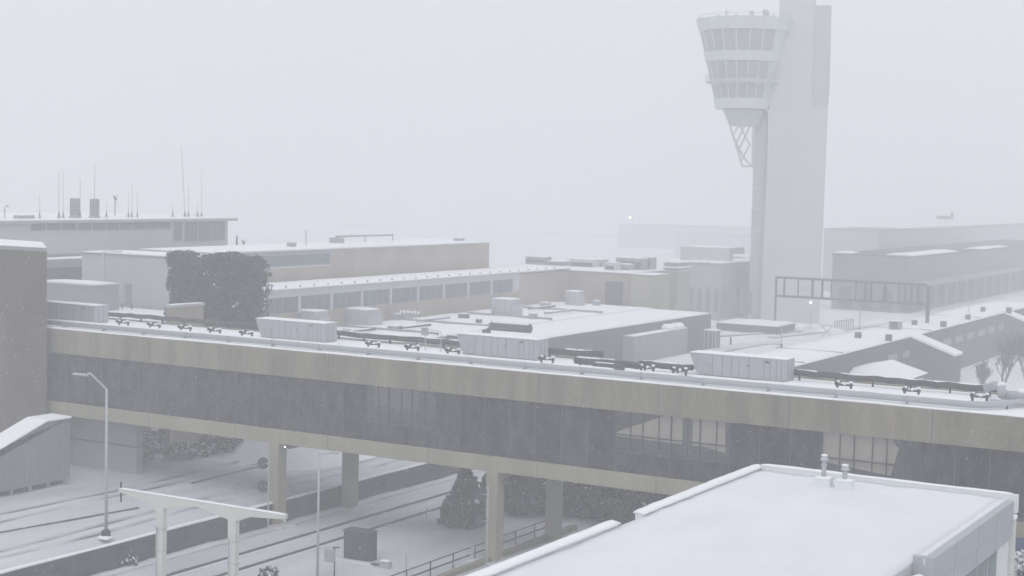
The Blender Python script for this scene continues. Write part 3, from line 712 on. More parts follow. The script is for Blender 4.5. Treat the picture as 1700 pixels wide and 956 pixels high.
# penthouse roof masts
ZP = zt
def whip(i, px, ytop, ybase, lean=0, r=.035, x=PXF-3):
    a = PX(px, ybase, x); b = PX(px+lean, ytop, x)
    t = thing('whip_antenna', 'thin whip antenna on the pale penthouse roof, '+ORD[i], 'antenna', (a.x, a.y, ZP), 'whip antennas on the penthouse roof')
    MB().tube([(a.x, a.y, ZP-.1), (a.x, a.y, ZP+.9)], r*2.0, 6, r).build('base_post', DARKST, t)
    m = MB()
    for k in range(3): m.tube([(a.x, a.y, ZP+.7), (a.x+.35*math.cos(k*2.1), a.y+.35*math.sin(k*2.1), ZP)], .025, 4)
    m.build('stay', DARKST, t)
    MB().tube([(a.x, a.y, ZP+.85), (b.x, b.y, b.z)], r, 5, r*.6).build('mast', GALV, t)
wl = [(66, 322, 0), (98, 283, 0), (105, 284, 0), (133, 296, 0), (177, 336, 0), (213, 318, 0), (219, 305, 0), (228, 318, 0), (287, 337, 0), (307, 242, -6), (313, 310, 0), (328, 336, 0), (335, 280, 0)]
for i, (px, yt, ln) in enumerate(wl): whip(i, px, yt, 357, ln, .06 if px in (307, 98, 133) else .045)
def drum(px, top, label, wx=15):
    a = PX(px, 357, PXF-3); t_ = PX(px, top, PXF-3).z; t = thing('exhaust_drum', label, 'exhaust', (a.x, a.y, ZP), 'exhaust drums on the penthouse roof')
    MB().tube([(a.x, a.y, ZP+.25), (a.x, a.y, t_)], .62, 14).build('drum', WALLG2, t); MB().tube([(a.x, a.y, ZP-.1), (a.x, a.y, ZP+.26)], .95, 14, .7).build('skirt', WALLG2, t)
    m = MB()
    for k in range(4): m.tube([(a.x, a.y, ZP+.6+k*.45), (a.x, a.y, ZP+.66+k*.45)], .66, 14)
    m.build('band', DARKW, t); return a, t_
drum(124, 329, 'grey exhaust drum on the penthouse roof left of the other drum')
a, t_ = drum(157, 330, 'grey exhaust drum on the penthouse roof carrying a tall whip')
tag(MB().tube([(a.x, a.y, t_), (a.x, a.y, PX(157, 270, PXF-3).z)], .05, 5, .03).build('drum_whip', GALV), 'tall thin whip rising from the right exhaust drum', 'antenna')
def dish(px, py, yb_, x, label, r=.5):
    a = PX(px, yb_, x); c_ = PX(px, py, x); t = thing('dish_antenna', label, 'dish antenna', a)
    MB().tube([a, (a.x, a.y, c_.z)], .06, 6).build('mast', DARKST, t)
    m = MB(); n_ = 14; ax = Vector((.6, .5, .6)).normalized(); e1 = ax.cross(Vector((0, 0, 1))).normalized(); e2 = e1.cross(ax); vs = [Vector(c_)-ax*.18]; fs = []
    for k in range(n_): vs.append(Vector(c_)+(e1*math.cos(k*6.2832/n_)+e2*math.sin(k*6.2832/n_))*r+ax*.1)
    for k in range(n_): fs.append((0, 1+k, 1+(k+1) % n_))
    m.add(vs, fs); m.tube([c_, Vector(c_)+ax*.6], .04, 5); m.build('reflector', DARKST, t)
dish(191, 329, 357, PXF-3, 'small tilted dish antenna on a mast on the penthouse roof')
dish(404, 402, 412, -140, 'small dish antenna beside a short mast right of the penthouse', .45)
p = PX(393, 412, -140); tag(MB().tube([p, (p.x, p.y, PX(393, 391, -140).z)], .12, 6).build('short_mast', DARKST), 'short dark mast right of the penthouse wall', 'mast')
p = PX(40, 357, PXF-3); t = thing('roof_box', 'low wide box near the left end of the penthouse roof', 'roof unit', p)
B(p.x-.6, p.x+.6, p.y-1.2, p.y+1.2, ZP-.1, ZP+.45).build('casing', WALLG2, t); cap(t, p.x-.6, p.x+.6, p.y-1.2, p.y+1.2, ZP+.45, .1, .4)
p = PX(8, 357, PXF-3); tag(MB().tube([(p.x, p.y, ZP-.1), (p.x, p.y, ZP+1.4), (p.x, p.y+.3, ZP+1.7), (p.x, p.y+.6, ZP+1.5)], .05, 6).build('gooseneck_vent', DARKST), 'bent gooseneck pipe at the left end of the penthouse roof', 'roof vent')

# long terminal with window band
DX, DZ = -117.5, 14.0
dt = thing('long_terminal', 'long low building with a snowy roof edge and a row of wide windows', 'building', (-122, 180, 0))
DY0, DY1, DY2 = 142.3, 202.3, 218.2
B(DX-8, DX, DY0, DY1, -.1, DZ-.2).build('wall', WALLG, dt)
B(DX-8, DX+.05, DY1, DY2, -.1, DZ-.35).build('wall', TAN, dt)
B(DX-8, DX+.25, DY0-.2, DY2+.1, DZ-.2, DZ-.02).build('roof_edge', WALLG, dt)
cap(dt, DX-8, DX+.3, DY0-.2, DY2+.1, DZ-.02, .2, 1.5, .05, .06)
B(DX+.002, DX+.12, DY0, DY1, 8, 11.05).build('base_wall', BROWNW, dt)
y = DY0+.4; k = 0
while y < DY1-2:
    f = B(DX+.004, DX+.05, y, y+6.0, 11.1, 13.0).build('window', GLASSF, dt)
    mm_ = MB()
    for j in range(1, 4): mm_.box(DX+.01, DX+.1, y+j*1.5-.05, y+j*1.5+.05, 11.1, 13.0)
    mm_.build('frame', WALLG2, f)
    B(DX+.004, DX+.22, y+6.0, y+6.45, 10.9, 13.02).build('pilaster', WALLG, dt); y += 6.45
m = MB()
for k in range(26): yy_ = DY0+2+k*2.8; m.box(DX-.6, DX-.4, yy_-.08, yy_+.08, DZ, DZ+.28)
m.build('roof_stub', DARKW, dt)
# upper tan block
cb = thing('tan_block', 'long tan brick block set back above the long low building', 'building', (-130, 180, 0))
CY0, CYm, CY1 = 146, PX(550, 430, -126).y, PX(812, 430, -126).y
B(-138, -126, CYm, CY1, -.1, 17.9).build('wall', TAN, cb); B(-138, -126.02, CY0-3, CYm-.002, -.1, 17.85).build('grey_wall', WALLG2, cb)
B(-138.1, -125.9, CY0-3, CY1+.1, 17.9, 18.05).build('coping', WALLG, cb); cap(cb, -138.1, -125.9, CY0-3, CY1+.1, 18.05, .2)
B(-126.018, -125.97, CY0-3, CYm-.4, 16.1, 17.4).build('window', GLASSF, cb); B(-126.018, -125.95, CY0-3, CYm-.002, 14, 15.75).build('tan_base', TAN, cb)
B(-126.018, -125.93, CY0-3, CYm-.002, 15.752, 15.95).build('sill', WALLG, cb)
sm = MB()
for px in (585, 690): y = PX(px, 430, -126).y; sm.box(-125.999, -125.98, y-.05, y+.05, 14, 17.8)
sm.build('panel_seam', WALLG2, cb)
t = thing('roof_screen', 'thin dark screen rail on the roof of the tan brick block', 'rail', PX(600, 404, -134))
y0, y1 = PX(558, 402, -134).y, PX(652, 402, -134).y
for y in (y0, (y0+y1)/2, y1): MB().tube([(-134, y, 18), (-134, y, 19.2)], .08, 5).build('post', WALLG2, t)
B(-134.15, -133.85, y0, y1, 19.05, 19.3).build('rail', WALLG2, t); B(-135, -133, y0-.3, y0+.6, 18.1, 19.0).build('end_box', WALLG2, t)
for i, (px, py, w_, h_, lb) in enumerate([(762, 404, 1.6, .5, 'low dark roof vent near the right end of the tan brick block'), (484, 412, .8, .7, 'small snowy vent on the grey left end of the tan brick block')]):
    p = PX(px, py, -130); t = thing('roof_cowl', lb, 'roof vent', (p.x, p.y, 18.1)); B(p.x-.5, p.x+.5, p.y-w_/2, p.y+w_/2, 18.0, 18.1+h_).build('casing', WALLG2, t); cap(t, p.x-.5, p.x+.5, p.y-w_/2, p.y+w_/2, 18.1+h_, .12, .4)
p = PX(508, 412, -130); tag(MB().tube([(p.x, p.y, 18), (p.x, p.y, 20.4)], .09, 5).build('stub_mast', GALV), 'faint thin mast above the left end of the tan brick block', 'mast')

# annex flat roofs between
an = thing('annex_roof', 'sprawling low annex with a cluttered snowy flat roof behind the footbridge', 'building', (-108, 160, 0))
B(DX+.13, -100.6, 124, 214, -.1, 8.7).build('wall', WALLG2, an); cap(an, DX+.13, -100.5, 124, 214, 8.7, .3, 1.5, .08)
m = MB()
for y in (140, 155, 168, 183, 198): m.box(-116.5, -101, y-.15, y+.15, 8.9, 9.25)
m.build('roof_kerb', WALLG2, an)
def small_unit(px0, px1, pyb, x, h, label, name='roof_unit'):
    z = 9.0; a = PZ(px0, pyb, z); b = PZ(px1, pyb-4, z); t = thing(name, label, 'roof unit', a, 'roof units on the low annex'); y0 = a.y; L = b.x-a.x
    L = max(2.0, abs((px1-px0)*(a-CAM).length/FPX)*.9)
    B(a.x, a.x+L*.75, y0, y0+L*.6, z-.1, z+h).build('casing', UNITM, t, bevel=.04); cap(t, a.x, a.x+L*.75, y0, y0+L*.6, z+h, .16, .5)
    sm = MB(); 
    for k in (.25, .5): sm.box(a.x+L*k-.02, a.x+L*k+.02, y0-.01, y0+.02, z, z+h-.1)
    for k in range(3): sm.box(a.x+.1, a.x+L*.2, y0-.02, y0+.01, z+.3+k*.35, z+.42+k*.35)
    sm.build('louvre', SEAM, t); B(a.x+L*.752, a.x+L*.9, y0+.1, y0+L*.5, z-.1, z+h*.7).build('duct_box', UNITM, t)
small_unit(487, 552, 545, 0, 2.2, 'pale roof unit on the low annex just above the second footbridge roof unit')
small_unit(568, 640, 537, 0, 1.9, 'pale roof unit with a snowy top on the low annex below the row of windows')
small_unit(815, 872, 523, 0, 2.3, 'pale roof unit on the low annex at the end of the row of windows')
small_unit(938, 974, 506, 0, 2.1, 'pale roof unit on the far end of the low annex')
# clutter on the annex: each pipe run its own thing
clut = [(690, 545, 6, 'long snowy pipe run on the low annex roof left of the dark duct'), (720, 533, 7, 'snowy pipe run on the annex roof below the tan base wall'), (600, 552, 5, 'grey pipe run on the annex roof behind the black lagged pipe'), (930, 520, 8, 'thin dark pipe run on the annex roof beside the shed roof'), (900, 513, 7, 'thin pipe run on the annex roof below the far roof unit'), (830, 540, 5, 'low dark pipe run on the annex roof left of the shed roof')]
for i, (px, py, L, lb) in enumerate(clut):
    p = PZ(px, py, 9.1); t = thing('pipe_run', lb, 'pipe', p, 'pipe runs on the low annex roof')
    MB().tube([(p.x-.3, p.y-L/2, 9.35), (p.x+.2, p.y+L/2, 9.35)], .16, 7).build('pipe', WALLG2 if i % 2 else DKPIPE, t); cap(t, p.x-.15, p.x+.15, p.y-L/2+.3, p.y+L/2-.3, 9.46, .1, .4)
cl2 = [(575, 556, .8, .7, 'small grey box on the annex roof right of the second footbridge roof unit'), (655, 548, 1.4, .5, 'low wide box on the annex roof left of the spiky instrument cluster'), (705, 556, .7, .9, 'small upright box on the annex roof near the tube hoop'), (770, 528, 1.2, .6, 'dark box on the annex roof below the tan base wall right of the spiky cluster'),
       (795, 536, .7, .5, 'small dark box on the annex roof left of the unit at the windows end'), (885, 529, 1.0, .7, 'grey box on the annex roof right of the unit at the windows end'), (905, 509, 1.3, .6, 'grey box on the annex roof left of the far roof unit'), (990, 507, 1.0, .7, 'small grey box on the annex roof right of the far roof unit'), (660, 531, .9, .8, 'grey box on the annex roof close to the tan base wall')]
for i, (px, py, w_, h_, lb) in enumerate(cl2):
    p = PZ(px, py, 9.0); t = thing('roof_box', lb, 'roof box', p, 'small boxes on the low annex roof')
    B(p.x-w_/2, p.x+w_/2, p.y-w_*.4, p.y+w_*.4, 8.95, 9.0+h_).build('casing', DARKW if i in (3, 4) else WALLG2, t, bevel=.03); cap(t, p.x-w_/2, p.x+w_/2, p.y-w_*.4, p.y+w_*.4, 9.0+h_, .14, .3, .05, .03)
p = PZ(680, 532, 9); t = thing('wind_sensor', 'spiky snowy instrument cluster on the annex roof below the tan base wall', 'instrument', p)
m = MB(); sn = MB()
for k in range(6): x = p.x-1.4+k*.55; m.tube([(p.x, p.y, 9), (x, p.y, 10.0)], .05, 5); sn.blob((x, p.y, 10.1), .2, 1.2)
m.build('arm', GALV, t); sn.build('snow_cap', SNOW, t)
a = PZ(742, 578, 9.6); t = thing('dark_duct', 'bulky dark duct elbow behind the third footbridge roof unit', 'duct', a)
MB().tube([(a.x, a.y+8, 9), (a.x, a.y+8, 10.9), (a.x+.7, a.y+8, 11.5), (a.x+5.6, a.y+8, 11.5)], .5, 10).build('duct_run', DKPIPE, t, smooth=True)
s3 = MB().tube([(a.x+.9, a.y+8, 11.9), (a.x+5.5, a.y+8, 11.9)], .3, 7).build('snow_cap', RSNOW, t)

# long shed with clean snowy roof
EX, EZ = -89.5, 9.0
es = thing('long_shed', 'long shed with a smooth snowy roof and a dark mauve side wall', 'shed', (-95, 185, 0))
B(-100.4, EX, 156, 210.4, -.1, EZ-.12).build('wall', MAUVE, es); cap(es, -100.4, EX+.1, 155.9, 210.5, EZ-.12, .2, 2, .04, .04)
B(EX+.002, EX+.1, 156, 210.4, 5.4, EZ-.14).build('fascia', MAUVE, es)
for k, (pa, pb_) in enumerate([((985, 585), (1040, 570))]):
    y0, y1 = PX(*pa, EX).y, PX(*pb_, EX).y; B(EX+.004, EX+.05, y0, y1, .2, 5.2).build('bay_opening', DARKW, es)
y = 160
while y < 208: B(EX+.004, EX+.12, y, y+.5, 0, 5.38).build('pier', MAUVE, es); y += 6
HXX = -87.6; a, b = PX(1052, 595, HXX), PX(1141, 575, HXX)
t = thing('loading_hut', 'pale grey lean to hut against the mauve side of the long shed', 'hut', (HXX, a.y, 0))
zt = PX(1052, 559, HXX).z
B(EX+.2, HXX, a.y, b.y, -.1, zt).build('wall', WALLG2, t); cap(t, EX+.2, HXX+.05, a.y, b.y, zt, .1)
for yy_ in (b.y-5.5, b.y-2.6): cap(t, EX+.3, HXX-.1, yy_, yy_+1.8, zt+.08, .7, .3, .1, .05)
p = PZ(1178, 578, 4.6); k0 = 4.6; t = thing('kiosk', 'small grey green glazed kiosk on the snow right of the long shed', 'kiosk', p)
B(p.x-.85, p.x+.85, p.y, p.y+1.7, k0-.1, k0+2.4).build('body', GLASSF, t); B(p.x-.95, p.x+.95, p.y-.1, p.y+1.8, k0+2.4, k0+2.55).build('roof', WALLG, t); cap(t, p.x-.95, p.x+.95, p.y-.1, p.y+1.8, k0+2.55, .15, .4)
m = MB()
for dx in (-.85, -.2, .4, .85): m.box(p.x+dx-.05, p.x+dx+.05, p.y-.05, p.y, k0, k0+2.4)
m.build('frame', WALLG, t)
p = PZ(1213, 571, 4.6); tag(MB().tube([(p.x, p.y, k0-.1), (p.x, p.y, k0+1.0)], .13, 6).build('bollard', DARKST), 'small dark bollard on open snow right of the kiosk', 'bollard')

# mid distance blocks behind
def block(name, label, x0, x1, y0, y1, z, m_, extra=None, snow=True, ledge=None):
    t = thing(name, label, 'building', ((x0+x1)/2, (y0+y1)/2, 0))
    B(x0, x1, y0, y1, -.1, z-.15).build('wall', m_, t); B(x0-.1, x1+.1, y0-.1, y1+.1, z-.148, z).build('coping', WALLG2, t)
    if snow: cap(t, x0, x1, y0, y1, z, .2, 3)
    return t
def xs_at(y, a, b): return PY(a, 470, y).x, PY(b, 470, y).x
x0, x1 = xs_at(219, 945, 1046)
bm_ = block('recessed_block', 'tan brick block with a shaded recess behind the end of the long low building', x0-6, x1, 219, 235, 13.6, TAN)
x0, x1 = xs_at(221, 1015, 1044)
B(x0, x1, 218.9, 218.995, 0, 12.2).build('recess', DARKW, bm_)  # dark sheet on the flat wall paints the shade of a recess
x0, x1 = xs_at(216, 1047, 1085)
block('stair_tower', 'beige square stair tower left of the narrower one beyond the snowy shed roof', x0, x1, 216, 222, PY(1066, 456, 216).z, BEIGE2)
x0, x1 = xs_at(225, 1100, 1124)
tn = block('narrow_stair_tower', 'narrow beige stair tower with snowy ledges beyond the snowy shed roof', x0, x1, 225, 230, PY(1112, 450, 225).z, BEIGE2)
zt = PY(1112, 450, 225).z
for k in range(2): B(x0-.2, x1+.2, 224.7, 230, zt+.5+k*.85, zt+.75+k*.85).build('ledge', RSNOW, tn); 
B(x0+.1, x1-.1, 225.1, 229.8, zt+.2, zt+1.3).build('louvre', WALLG2, tn)
x0, x1 = xs_at(226, 1085, 1100); block('link_block', 'dark narrow link between the two beige stair towers', x0, x1, 226, 232, 13.2, DARKW)
x0, x1 = xs_at(247, 1120, 1262); x1 = PY(1250, 470, 262).x
gb = block('grey_terminal', 'wide blue grey building with a snowy rim left of the control tower foot', x0, x1, 247, 262, PY(1180, 437, 247).z, MIDW)
zt = PY(1180, 437, 247).z
x0b, x1b = xs_at(254, 1128, 1240); x1b = PY(1236, 420, 261).x
B(x0b, x1b, 254, 261, zt, PY(1180, 411, 254).z).build('upper_storey', WALLG, gb); cap(gb, x0b, x1b, 254, 261, PY(1180, 411, 254).z, .2, 3)
for pxa, pxb, py in ((1217, 1242, 424), (1217, 1242, 431), (1160, 1175, 434)):
    a, b = PY(pxa, py, 246.5), PY(pxb, py, 246.5); B(a.x, b.x, 246.5, 247.5, a.z-.2, a.z+.25).build('snow_ledge', RSNOW, gb)
for k in range(9):
    a = PY(1130+k*14, 475, 246.9); B(a.x, a.x+.8, 246.9, 246.99, 6, 10).build('window', MUTED, gb)
# rooftop jumble
jum = [(872, 905, 448, 428, 'wide grey plant box on the roof beyond the tan brick block'), (908, 935, 448, 436, 'low plant box right of the wide grey box'), (945, 985, 446, 432, 'snowy plant box above the recessed tan block'),
       (976, 1000, 452, 433, 'grey plant box behind the white unit on the tan block roof'), (1003, 1021, 454, 438, 'small white plant unit on the tan block roof'), (1025, 1044, 454, 441, 'dark plant unit right of the white unit on the tan block roof'),
       (1022, 1066, 446, 430, 'long dark plant box at the back of the tan block roof'), (1068, 1080, 452, 430, 'thin twin flues above the left stair tower')]
for i, (a_, b_, yb_, yt_, lb) in enumerate(jum):
    Yj = 222+ (i % 4)*2.5 if i > 1 else 232
    p, q = PY(a_, yb_, Yj), PY(b_, yb_, Yj); zt = PY(a_, yt_, Yj).z+.25
    t = thing('plant_box', lb, 'roof unit', (p.x, Yj, 13.6), 'plant boxes on the distant roofs')
    B(p.x, q.x, Yj, Yj+2.2, 13.5, zt).build('casing', WALLG if i in (4, 2) else WALLG2, t); cap(t, p.x, q.x, Yj, Yj+2.2, zt, .2, .8, .1)
    B(p.x+.2, q.x-.2, Yj-.03, Yj-.005, 13.9, zt-.5).build('louvre', DARKW, t)
# ================================================================ CONTROL TOWER
TB = PZ(1305, 532, EL); TN = Vector((TB.x, TB.y, 0)).normalized(); TR = Vector((TN.y, -TN.x, 0))
tw = thing('control_tower', 'tall pale concrete airport control tower with a cantilevered glazed cab, fading into the haze', 'control tower', TB)
D0 = TN.dot(TB)
def TP(px, py, ly=0):                               # tower-local (right, away, up) of a sight line
    d = ray(px, py); k = (D0+ly)/TN.dot(d); p = CAM+d*k
    return TR.dot(p-TB), p.z
def L2W(lx, ly, z): p = TB+TR*lx+TN*ly; return (p.x, p.y, z)
class TM(MB):
    def lbox(s, x0, x1, y0, y1, z0, z1): return s.prism([L2W(*q, z0) for q in ((x0, y0), (x1, y0), (x1, y1), (x0, y1))], [L2W(*q, z1) for q in ((x0, y0), (x1, y0), (x1, y1), (x0, y1))])
fr_ = -3.5
sxl, sxr = TP(1266, 400, fr_)[0], TP(1363, 440, fr_)[0]
ztop = TP(1338, -3, fr_)[1]; zstep = TP(1365, 9, fr_)[1]
sxt = TP(1380, 30, fr_)[0]; xslot = TP(1354, 30, fr_)[0]
xtl = TP(1294, 10, fr_)[0]
TM().prism([L2W(x, y, -.1) for x, y in ((sxl, fr_), (sxr, fr_), (sxr, fr_+9), (sxl, fr_+9))], [L2W(x, y, zstep-5) for x, y in ((sxl+.5, fr_), (sxr+.35, fr_), (sxr+.35, fr_+9), (sxl+.5, fr_+9))]).build('shaft', TOWC, tw)
TM().lbox(xtl, xslot, fr_-.01, fr_+9.01, zstep-4.998, ztop).build('shaft_head', TOWC, tw)
zs0 = TP(1365, 155, fr_)[1]
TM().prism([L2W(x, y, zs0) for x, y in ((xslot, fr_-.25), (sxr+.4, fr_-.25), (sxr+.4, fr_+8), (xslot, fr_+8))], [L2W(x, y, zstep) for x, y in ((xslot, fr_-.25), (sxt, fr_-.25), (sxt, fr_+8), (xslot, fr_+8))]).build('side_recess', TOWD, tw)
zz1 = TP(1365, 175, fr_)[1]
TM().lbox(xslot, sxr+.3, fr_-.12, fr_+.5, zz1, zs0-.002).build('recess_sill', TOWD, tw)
m = TM()
for py in (60, 120, 180, 240, 300, 360, 420, 480): z = TP(1310, py, fr_)[1]; m.lbox(sxl+.6, sxr-.1, fr_-.03, fr_+.02, z-.05, z+.05)
m.build('panel_seam', TOWD, tw)
# stair shaft strip on the left
stl = TP(1246, 420, fr_+2)[0]
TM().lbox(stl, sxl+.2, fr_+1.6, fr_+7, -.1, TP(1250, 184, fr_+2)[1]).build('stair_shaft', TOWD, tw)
m = TM()
for py in (281, 312, 347, 385, 425): z = TP(1256, py, fr_+1.6)[1]; m.lbox(stl-.15, sxl+.1, fr_+1.45, fr_+1.6, z-.1, z+.15)
m.build('floor_band', TOWW, tw)
def lft(py): return 1158+(py-34)*.2123
def rgt(py): return 1316-(py-34)*.274
NS = 20; cy = -2.0
def ring(py, extra=0):
    xl_, z = TP(lft(py)-extra, py, cy); xr_, _ = TP(rgt(py)+extra, py, cy); c_, r_ = (xl_+xr_)/2, (xr_-xl_)/2/math.cos(math.pi/NS)
    return [L2W(c_+r_*math.cos(2*math.pi*(k+.5)/NS), cy+r_*math.sin(2*math.pi*(k+.5)/NS), z) for k in range(NS)], c_, z
def band(p0, p1, nm, mm, e0=0, e1=0):
    a, _, _ = ring(p1, e1); b, _, _ = ring(p0, e0); return MB().prism(a, b).build(nm, mm, tw)
band(34, 54, 'roof_band', TOWW, 2, 1)
band(88, 104, 'upper_band', TOWW, 1, 1)
band(132, 141, 'middle_band', TOWW, .5, .5)
band(164, 181, 'lower_band', TOWW, 1, 1)
def panes(p0, p1):
    a, _, _ = ring(p1, -1.5); b, _, _ = ring(p0, -1.5); fm = MB()
    for k in range(NS):
        k2 = (k+1) % NS; q = [Vector(a[k]), Vector(a[k2]), Vector(b[k2]), Vector(b[k])]
        cen = (q[0]+q[1]+q[2]+q[3])/4; inn = Vector((TB.x+TR.x*ring(p0)[1]+TN.x*cy, TB.y+TR.y*ring(p0)[1]+TN.y*cy, 0)); dn = Vector((cen.x-inn.x, cen.y-inn.y, 0)).normalized()
        plain = dn.dot(TR) > .62
        MB().prism([tuple(v-dn*.3) for v in q], [tuple(v) for v in q]).build('plain_panel' if plain else 'window_pane', TOWC if plain else TOWG, tw)
        if dn.dot(TR) > .72: continue
        fm.tube([a[k], b[k]], .13, 4)
    fm.build('mullion', TOWW, tw)
panes(54, 88); panes(104, 132); panes(141, 164)
# balcony
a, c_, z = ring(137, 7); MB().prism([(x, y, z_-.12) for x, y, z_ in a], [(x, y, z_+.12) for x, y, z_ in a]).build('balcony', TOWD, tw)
m = MB()
for k in range(NS): m.tube([(a[k][0], a[k][1], a[k][2]), (a[k][0], a[k][1], a[k][2]+1.1)], .05, 4); m.tube([(a[k][0], a[k][1], a[k][2]+1.1), (a[(k+1) % NS][0], a[(k+1) % NS][1], a[(k+1) % NS][2]+1.1)], .05, 4)
m.build('balcony_railing', TOWD, tw)
# underside cone
def ring2(xl_, xr_, py, ly0):
    l, z = TP(xl_, py, ly0); r, _ = TP(xr_, py, ly0); c_, r_ = (l+r)/2, (r-l)/2/math.cos(math.pi/NS)
    return [L2W(c_+r_*math.cos(2*math.pi*(k+.5)/NS), ly0+r_*.8*math.sin(2*math.pi*(k+.5)/NS), z) for k in range(NS)]
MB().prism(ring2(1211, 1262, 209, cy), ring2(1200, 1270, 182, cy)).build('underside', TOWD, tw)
m = MB()
def tb(p, q, ly=cy-1, r=.17): a = TP(*p, ly); b = TP(*q, ly); m.tube([L2W(a[0], ly, a[1]), L2W(b[0], ly, b[1])], r, 6)
for ly in (cy-2.2, cy+2.2):
    for p, q in (((1212, 209), (1233, 277)), ((1250, 209), (1249, 277)), ((1233, 276), (1250, 276)), ((1217, 225), (1226, 209)), ((1217, 225), (1235, 262)), ((1228, 209), (1245, 240)), ((1245, 209), (1226, 250)), ((1245, 240), (1230, 268)), ((1236, 209), (1222, 238)), ((1226, 250), (1248, 277))):
        tb(p, q, ly)
m.build('truss', TOWD, tw)
m = MB()
for px, pt in ((1163, 28), (1178, 30), (1192, 24), (1206, 17), (1222, 22), (1227, 26), (1248, 18), (1262, 26), (1270, 16), (1273, 18), (1284, 24)):
    a = TP(px, 36, cy-3); b = TP(px, pt, cy-3); m.tube([L2W(a[0], cy-3, a[1]), L2W(b[0], cy-3, b[1])], .16 if px not in (1270, 1273, 1248) else .4, 6)
m.build('roof_mast', TOWD, tw)
a, _, z = ring(34, -2); m = MB()
for k in range(NS): m.tube([(a[k][0], a[k][1], z+.55), (a[(k+1) % NS][0], a[(k+1) % NS][1], z+.55)], .04, 4)
m.build('roof_railing', TOWD, tw)
q = L2W(TP(1345, 1, fr_)[0], fr_-.1, TP(1345, 0, fr_)[1]); 
# base building of the tower
bb = thing('tower_podium', 'low dark snow edged podium at the foot of the control tower', 'building', (TB.x-4, TB.y-6, 0))
a, b = PZ(1185, 549, EL), PZ(1262, 553, EL)
B(a.x, b.x+3, a.y+1, a.y+9, EL-.1, EL+1.2).build('wall', DARKW, bb); cap(bb, a.x, b.x+3, a.y+1, a.y+9, EL+1.2, .3, 1, .1)

# ================================================================ RIGHT SIDE
tag(snow_sheet(-88.0, -70.6, 150, 216.2, 0, EL, 2, .05, 0, 11).build('upper_road', GSNOW2, smooth=True), kind='structure')
tag(snow_sheet(-175, -70.6, 216, 430, 0, EL, 3, .05, 0, 11).build('upper_road', GSNOW2, smooth=True), kind='structure')
# overhead gantry
GY = PZ(1290, 547, EL).y
g = thing('overhead_gantry', 'dark overhead road gantry of two chords and uprights near the control tower foot', 'gantry', PZ(1400, 530, EL))
tl, tr_ = PY(1288, 461, GY), PY(1541, 473, GY); bl, brr = PY(1290, 493, GY), PY(1536, 504, GY)
zt0 = (tl.z+tr_.z)/2; zb0 = (bl.z+brr.z)/2
GD = mat('dark gantry steel', (.05, .054, .06), .6, .1)  # steel lightened a little so the gantry fades as in haze
for z, nm in ((zt0, 'top_chord'), (zb0, 'bottom_chord')): MB().tube([(tl.x, GY, z), (tl.x+.4, GY, z+.05), (tr_.x-.4, GY, z+.05), (tr_.x, GY, z-.3 if nm == 'top_chord' else z)], .2, 8).build(nm, GD, g)
for px in (1288, 1541): x = PY(px, 490, GY).x; MB().tube([(x, GY, -.1), (x, GY, zt0-.1)], .30 if px > 1500 else .2, 8).build('post', GD, g)
for px, r in ((1302, .18), (1325, .12), (1349, .22), (1365, .22), (1380, .12), (1421, .14), (1437, .22), (1446, .2), (1470, .26), (1492, .14), (1503, .12), (1514, .14), (1525, .16)):
    x = PY(px, 480, GY).x; MB().tube([(x, GY, zb0), (x, GY, zt0)], r*.95, 6).build('upright', GD, g)
for px0, px1 in ((1424, 1436), (1446, 1462), (1496, 1512)):
    x0, x1 = PY(px0, 480, GY).x, PY(px1, 480, GY).x; B(x0, x1, GY+.3, GY+.4, zb0+.3, zt0-.3).build('sign_back', WALLG2, g)
q = PY(1346, 502, GY+4); t = thing('headlamp', 'small bright white lamp shining through the haze under the gantry', 'lamp', (q.x, q.y, 0))
MB().blob(q, .2, 1, jit=.02).build('bulb', LAMPW, t); MB().tube([(q.x, q.y+.3, -.1), (q.x, q.y+.3, q.z)], .07, 6).build('post', GALV, t)
# light poles
def lpole(px, pyb, pyt, arm, label, r=.1, z0=EL):
    p = PZ(px, pyb, z0); z = PY(px, pyt, p.y).z; t = thing('light_pole', label, 'lamp post', p, 'thin light poles in the middle distance')
    MB().tube([(p.x, p.y, z0-.1), (p.x, p.y, z)], r, 7, r*.7).build('pole', GALV, t)
    if arm: q = PY(px+arm, pyt-6, p.y); MB().tube([(p.x, p.y, z-.05), (q.x, p.y, q.z)], r*.6, 6).build('arm', GALV, t); B(q.x-.5, q.x+.2, p.y-.15, p.y+.15, q.z-.08, q.z+.06).build('lamp_head', GALV, t)
    MB().tube([(p.x, p.y, z0-.1), (p.x, p.y, z0+.6)], r*1.8, 7).build('base', DARKST, t)
lpole(1089, 600, 526, -14, 'thin light pole with an arm in front of the mauve shed wall', z0=0)
lpole(1427, 552, 473, -3, 'tall thin light pole in front of the overhead gantry')
lpole(1297, 578, 540, 0, 'short thin pole on open snow in front of the control tower')
lpole(1607, 545, 497, 0, 'thin pole rising behind the long dark concourse roof')
